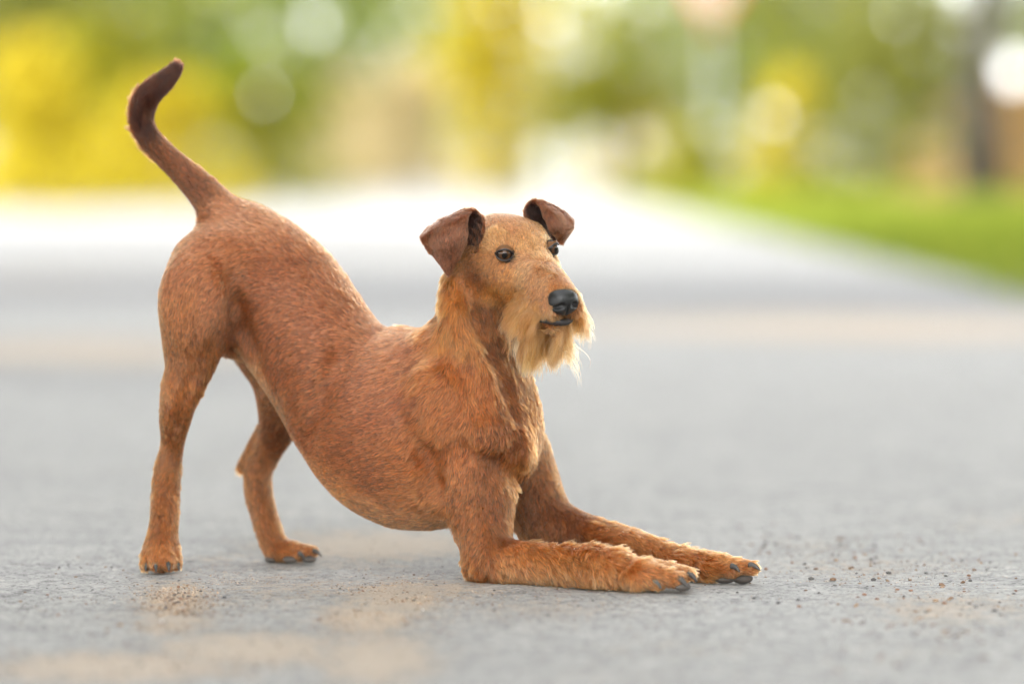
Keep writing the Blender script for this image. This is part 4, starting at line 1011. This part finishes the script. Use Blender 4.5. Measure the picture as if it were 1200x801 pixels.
far_rows = [
 [(655, 277, -10), (645, 282, -20), (636, 278, -44), (625, 270, -68)],
 [(664, 264, -20), (650, 260, -22), (633, 260, -44), (616, 254, -68)],
 [(669, 259, -30), (652, 251, -34), (634, 244, -48), (616, 244, -66)],
 [(671, 258, -42), (656, 248, -50), (638, 239, -60), (623, 237, -70)],
 [(672, 261, -54), (658, 253, -64), (643, 246, -74), (631, 241, -76)],
 [(671, 267, -58), (662, 264, -70), (650, 260, -78), (638, 256, -78)],
 [(667, 274, -60), (662, 273, -68), (654, 271, -74), (644, 269, -75)],
 [(662, 282, -60), (659, 283, -61), (656, 281, -62), (652, 277, -64)]]
build_ear(near_rows, 1, 21, None)
build_ear(far_rows, 1, 22, None)

# ---- eyes
EYE = NT('eye_brown'); 
co = EYE.n('ShaderNodeTexCoord').outputs['Object']
rr = EYE.n('ShaderNodeVectorMath', {0: co}, operation='LENGTH')
EYE_M = EYE.finish(EYE.n('ShaderNodeBsdfPrincipled', {'Base Color': EYE.n('ShaderNodeAttribute', attribute_name='col').outputs['Color'], 'Roughness': 0.03, 'Specular IOR Level': 0.3}).outputs[0])
LID = simple_mat('eyelid_skin', (0.12, 0.06, 0.03), 0.9, 0.04)
RIM = simple_mat('eyelid_rim_skin', (0.012, 0.009, 0.009), 0.35, 0.5)
def uv_sphere(c, rad, B, nu=40, nv=28):
    V = []; F = []
    for i in range(nv + 1):
        th = math.pi * i / nv
        for j in range(nu):
            ph = 2 * math.pi * j / nu
            q = np.array([math.sin(th) * math.cos(ph), math.cos(th), math.sin(th) * math.sin(ph)]) * rad
            V.append(c + q @ B)
    for i in range(nv):
        for j in range(nu): F.append((i * nu + j, (i + 1) * nu + j, (i + 1) * nu + (j + 1) % nu, i * nu + (j + 1) % nu))
    return np.array(V), F
for s in (-1, 1):
    ang = math.radians(24 * s)         # the eyes look a little outwards
    B = np.stack([math.cos(ang) * HR - math.sin(ang) * HF, math.sin(ang) * HR + math.cos(ang) * HF, HU])
    c = head(s * 30, 1.5, 0)
    V, F = uv_sphere(c, np.array([9.6, 9.6, 9.6]), B)
    eo = mesh_obj('eye', to_world(V), F, EYE_M, dog)
    fw = (V - c) @ B[1] / 9.6
    cv = np.where(fw[:, None] > .93, (.003, .002, .002), np.where(fw[:, None] > .74, (.055, .025, .011), (.02, .013, .010)))
    at = eo.data.attributes.new('col', 'FLOAT_COLOR', 'POINT'); at.data.foreach_set('color', np.c_[cv, np.ones(len(cv))].astype(np.float32).ravel())
    # upper and lower lid: patches of a slightly larger shell that leave an almond opening
    for up, nm in ((1, 'eyelid'), (-1, 'eyelid')):
        V = []; nA, nE = 22, 6
        for lay in (10.5, 9.7):
            for i in range(nA + 1):
                az = math.radians(-80 + 160 * i / nA); t = (az / math.radians(80))
                e0 = math.radians((44 if up > 0 else 34) * (1 - abs(t) ** 1.8)) * up
                for j in range(nE + 1):
                    el = e0 + (math.radians(64 if s > 0 else 78) * up - e0) * j / nE
                    q = np.array([math.sin(az) * math.cos(el), math.cos(az) * math.cos(el), math.sin(el)]) * lay
                    V.append(c + q @ B)
        F = []; m = nE + 1; M = (nA + 1) * m
        for i in range(nA):
            for j in range(nE):
                a = i * m + j; F.append((a, a + m, a + m + 1, a + 1)); F.append((M + a, M + a + 1, M + a + m + 1, M + a + m))
            a = i * m; F.append((a, M + a, M + a + m, a + m))
        lid = mesh_obj(nm, to_world(np.array(V)), F, LID, dog)
        edge = [c + (V[i * m] - c) * 1.0 for i in range(nA + 1)]
        v, f = tube(edge, [1.1 if up > 0 else .8] * len(edge), 8)
        mesh_obj('rim', to_world(np.array(v)), f, RIM, lid)

# ---- nose: shaped leather with nostrils
def build_nose():
    fl = Field((-30, -30, -30), (30, 30, 30), (0.8, 0.8, 0.8))
    fl.ell((0, -4, 2), (17, 15, 12), k=4); fl.ell((-8, 2, -3), (9, 9, 9), k=7); fl.ell((8, 2, -3), (9, 9, 9), k=7); fl.ell((0, 2, -6), (14, 10, 11), k=7); fl.ell((0, 4, 5), (12, 8, 6), k=8)
    for s in (-1, 1):
        fl.cone((s * 7.5, 12, -2.5), (s * 12, 8, -4.5), 3.2, 2.2, 3, 1, 'cut'); fl.cone((s * 12, 9, -4.5), (s * 18, 2, -6), 2, 1.2, 2.5, 1, 'cut')
    fl.cone((0, 13, -2), (0, 9, -15), 1.3, 1.2, 2, 1, 'cut')
    V, Q = surface_nets(fl.ax, fl.F)
    V = V * np.array([1.0, 1.0, 1.0])
    return head(-2.5, 93, -28.5) + V[:, :1] * HR + V[:, 1:2] * HF + V[:, 2:3] * HU, Q
V, Q = build_nose()
k = NT('nose_leather'); co = k.n('ShaderNodeTexCoord').outputs['Object']
vo = k.n('ShaderNodeTexVoronoi', {'Vector': co, 'Scale': 700.0}, feature='DISTANCE_TO_EDGE').outputs['Distance']
bp = k.n('ShaderNodeBump', {'Height': vo, 'Strength': 0.35, 'Distance': 0.001})
NOSE = k.finish(k.n('ShaderNodeBsdfPrincipled', {'Base Color': (0.012, 0.012, 0.012, 1), 'Roughness': 0.34, 'Specular IOR Level': 0.4, 'Normal': bp.outputs[0]}).outputs[0])
mesh_obj('nose', to_world(V), Q, NOSE, dog)

# ---- lips: dark rim of the mouth
LIP = simple_mat('lip_skin', (0.02, 0.016, 0.016), 0.4, 0.4)
pts = [(-25, 71, -55.5), (-20, 82.5, -55), (-10, 91.5, -54.5), (0, 94, -55), (10, 91.5, -54), (19, 82, -54), (23, 70, -54)]
pp = catmull(np.array([[head(*p)] * 2 for p in pts]), 4)[:, 0]
v, f = tube(pp, list(np.interp(np.linspace(0, 1, len(pp)), [0, .3, .5, .7, 1], [1.5, 3.6, 4.4, 3.6, 1.5])), 10)
mesh_obj('lip', to_world(np.array(v)), f, LIP, dog)

# ---- claws and pads
CLAW = simple_mat('claw_horn', (0.045, 0.040, 0.036), 0.45, 0.3, var=.5, vscale=90)
PAD = simple_mat('paw_pad_skin', (0.075, 0.064, 0.056), 0.7, 0.3, bump=(600, .6, .001))
def claw(a, b, r):
    a, b = conv(*a), conv(*b); m = (a + b) / 2 + np.array([0, 0, 2.2])
    pp = catmull(np.array([[q] * 2 for q in (a, m, b)]), 4)[:, 0]
    v, f = tube(pp, list(r * np.array([1, .98, .93, .86, .76, .64, .5, .34, .12])), 10)
    mesh_obj('claw', to_world(np.array(v)), f, CLAW, dog)
for a, b, r in (((766, 680, -234), (775, 690, -240), 4.6), ((794, 677, -240), (806, 688, -248), 5), ((806, 671, -228), (817, 682, -234), 4.4), ((801, 673, -208), (812, 682, -212), 4),
                ((857, 663, -150), (867, 670, -156), 4.6), ((878, 662, -150), (891, 668, -156), 4.6), ((872, 665, -126), (884, 671, -130), 3.8),
                ((171, 660, -28), (171, 669, -33), 3.8), ((182, 660, -38), (183, 670, -43), 4), ((197, 660, -37), (198, 669, -42), 4), ((207, 659, -24), (210, 668, -28), 3.8),
                ((350, 648, 80), (357, 655, 76), 3.8), ((367, 645, 86), (377, 652, 82), 3.8), ((362, 648, 106), (371, 654, 104), 3.4)):
    claw(a, b, r * .82)
for c, rad in (((849, 677, -132), (13, 10, 6)), ((870, 677, -131), (12, 10, 6.4)), ((800, 687, -238), (9, 8, 5)), ((340, 655, 84), (9, 7, 4)), ((362, 655, 84), (9, 7, 4)), ((318, 655, 104), (8, 8, 4))):
    V, F = uv_sphere(conv(*c), np.array(rad), np.eye(3)[[0, 1, 2]])
    V[:, 2] = np.maximum(V[:, 2], 0.3)
    mesh_obj('paw_pad', to_world(V), F, PAD, dog)
print('script', round(time.time() - _t, 1), 's')
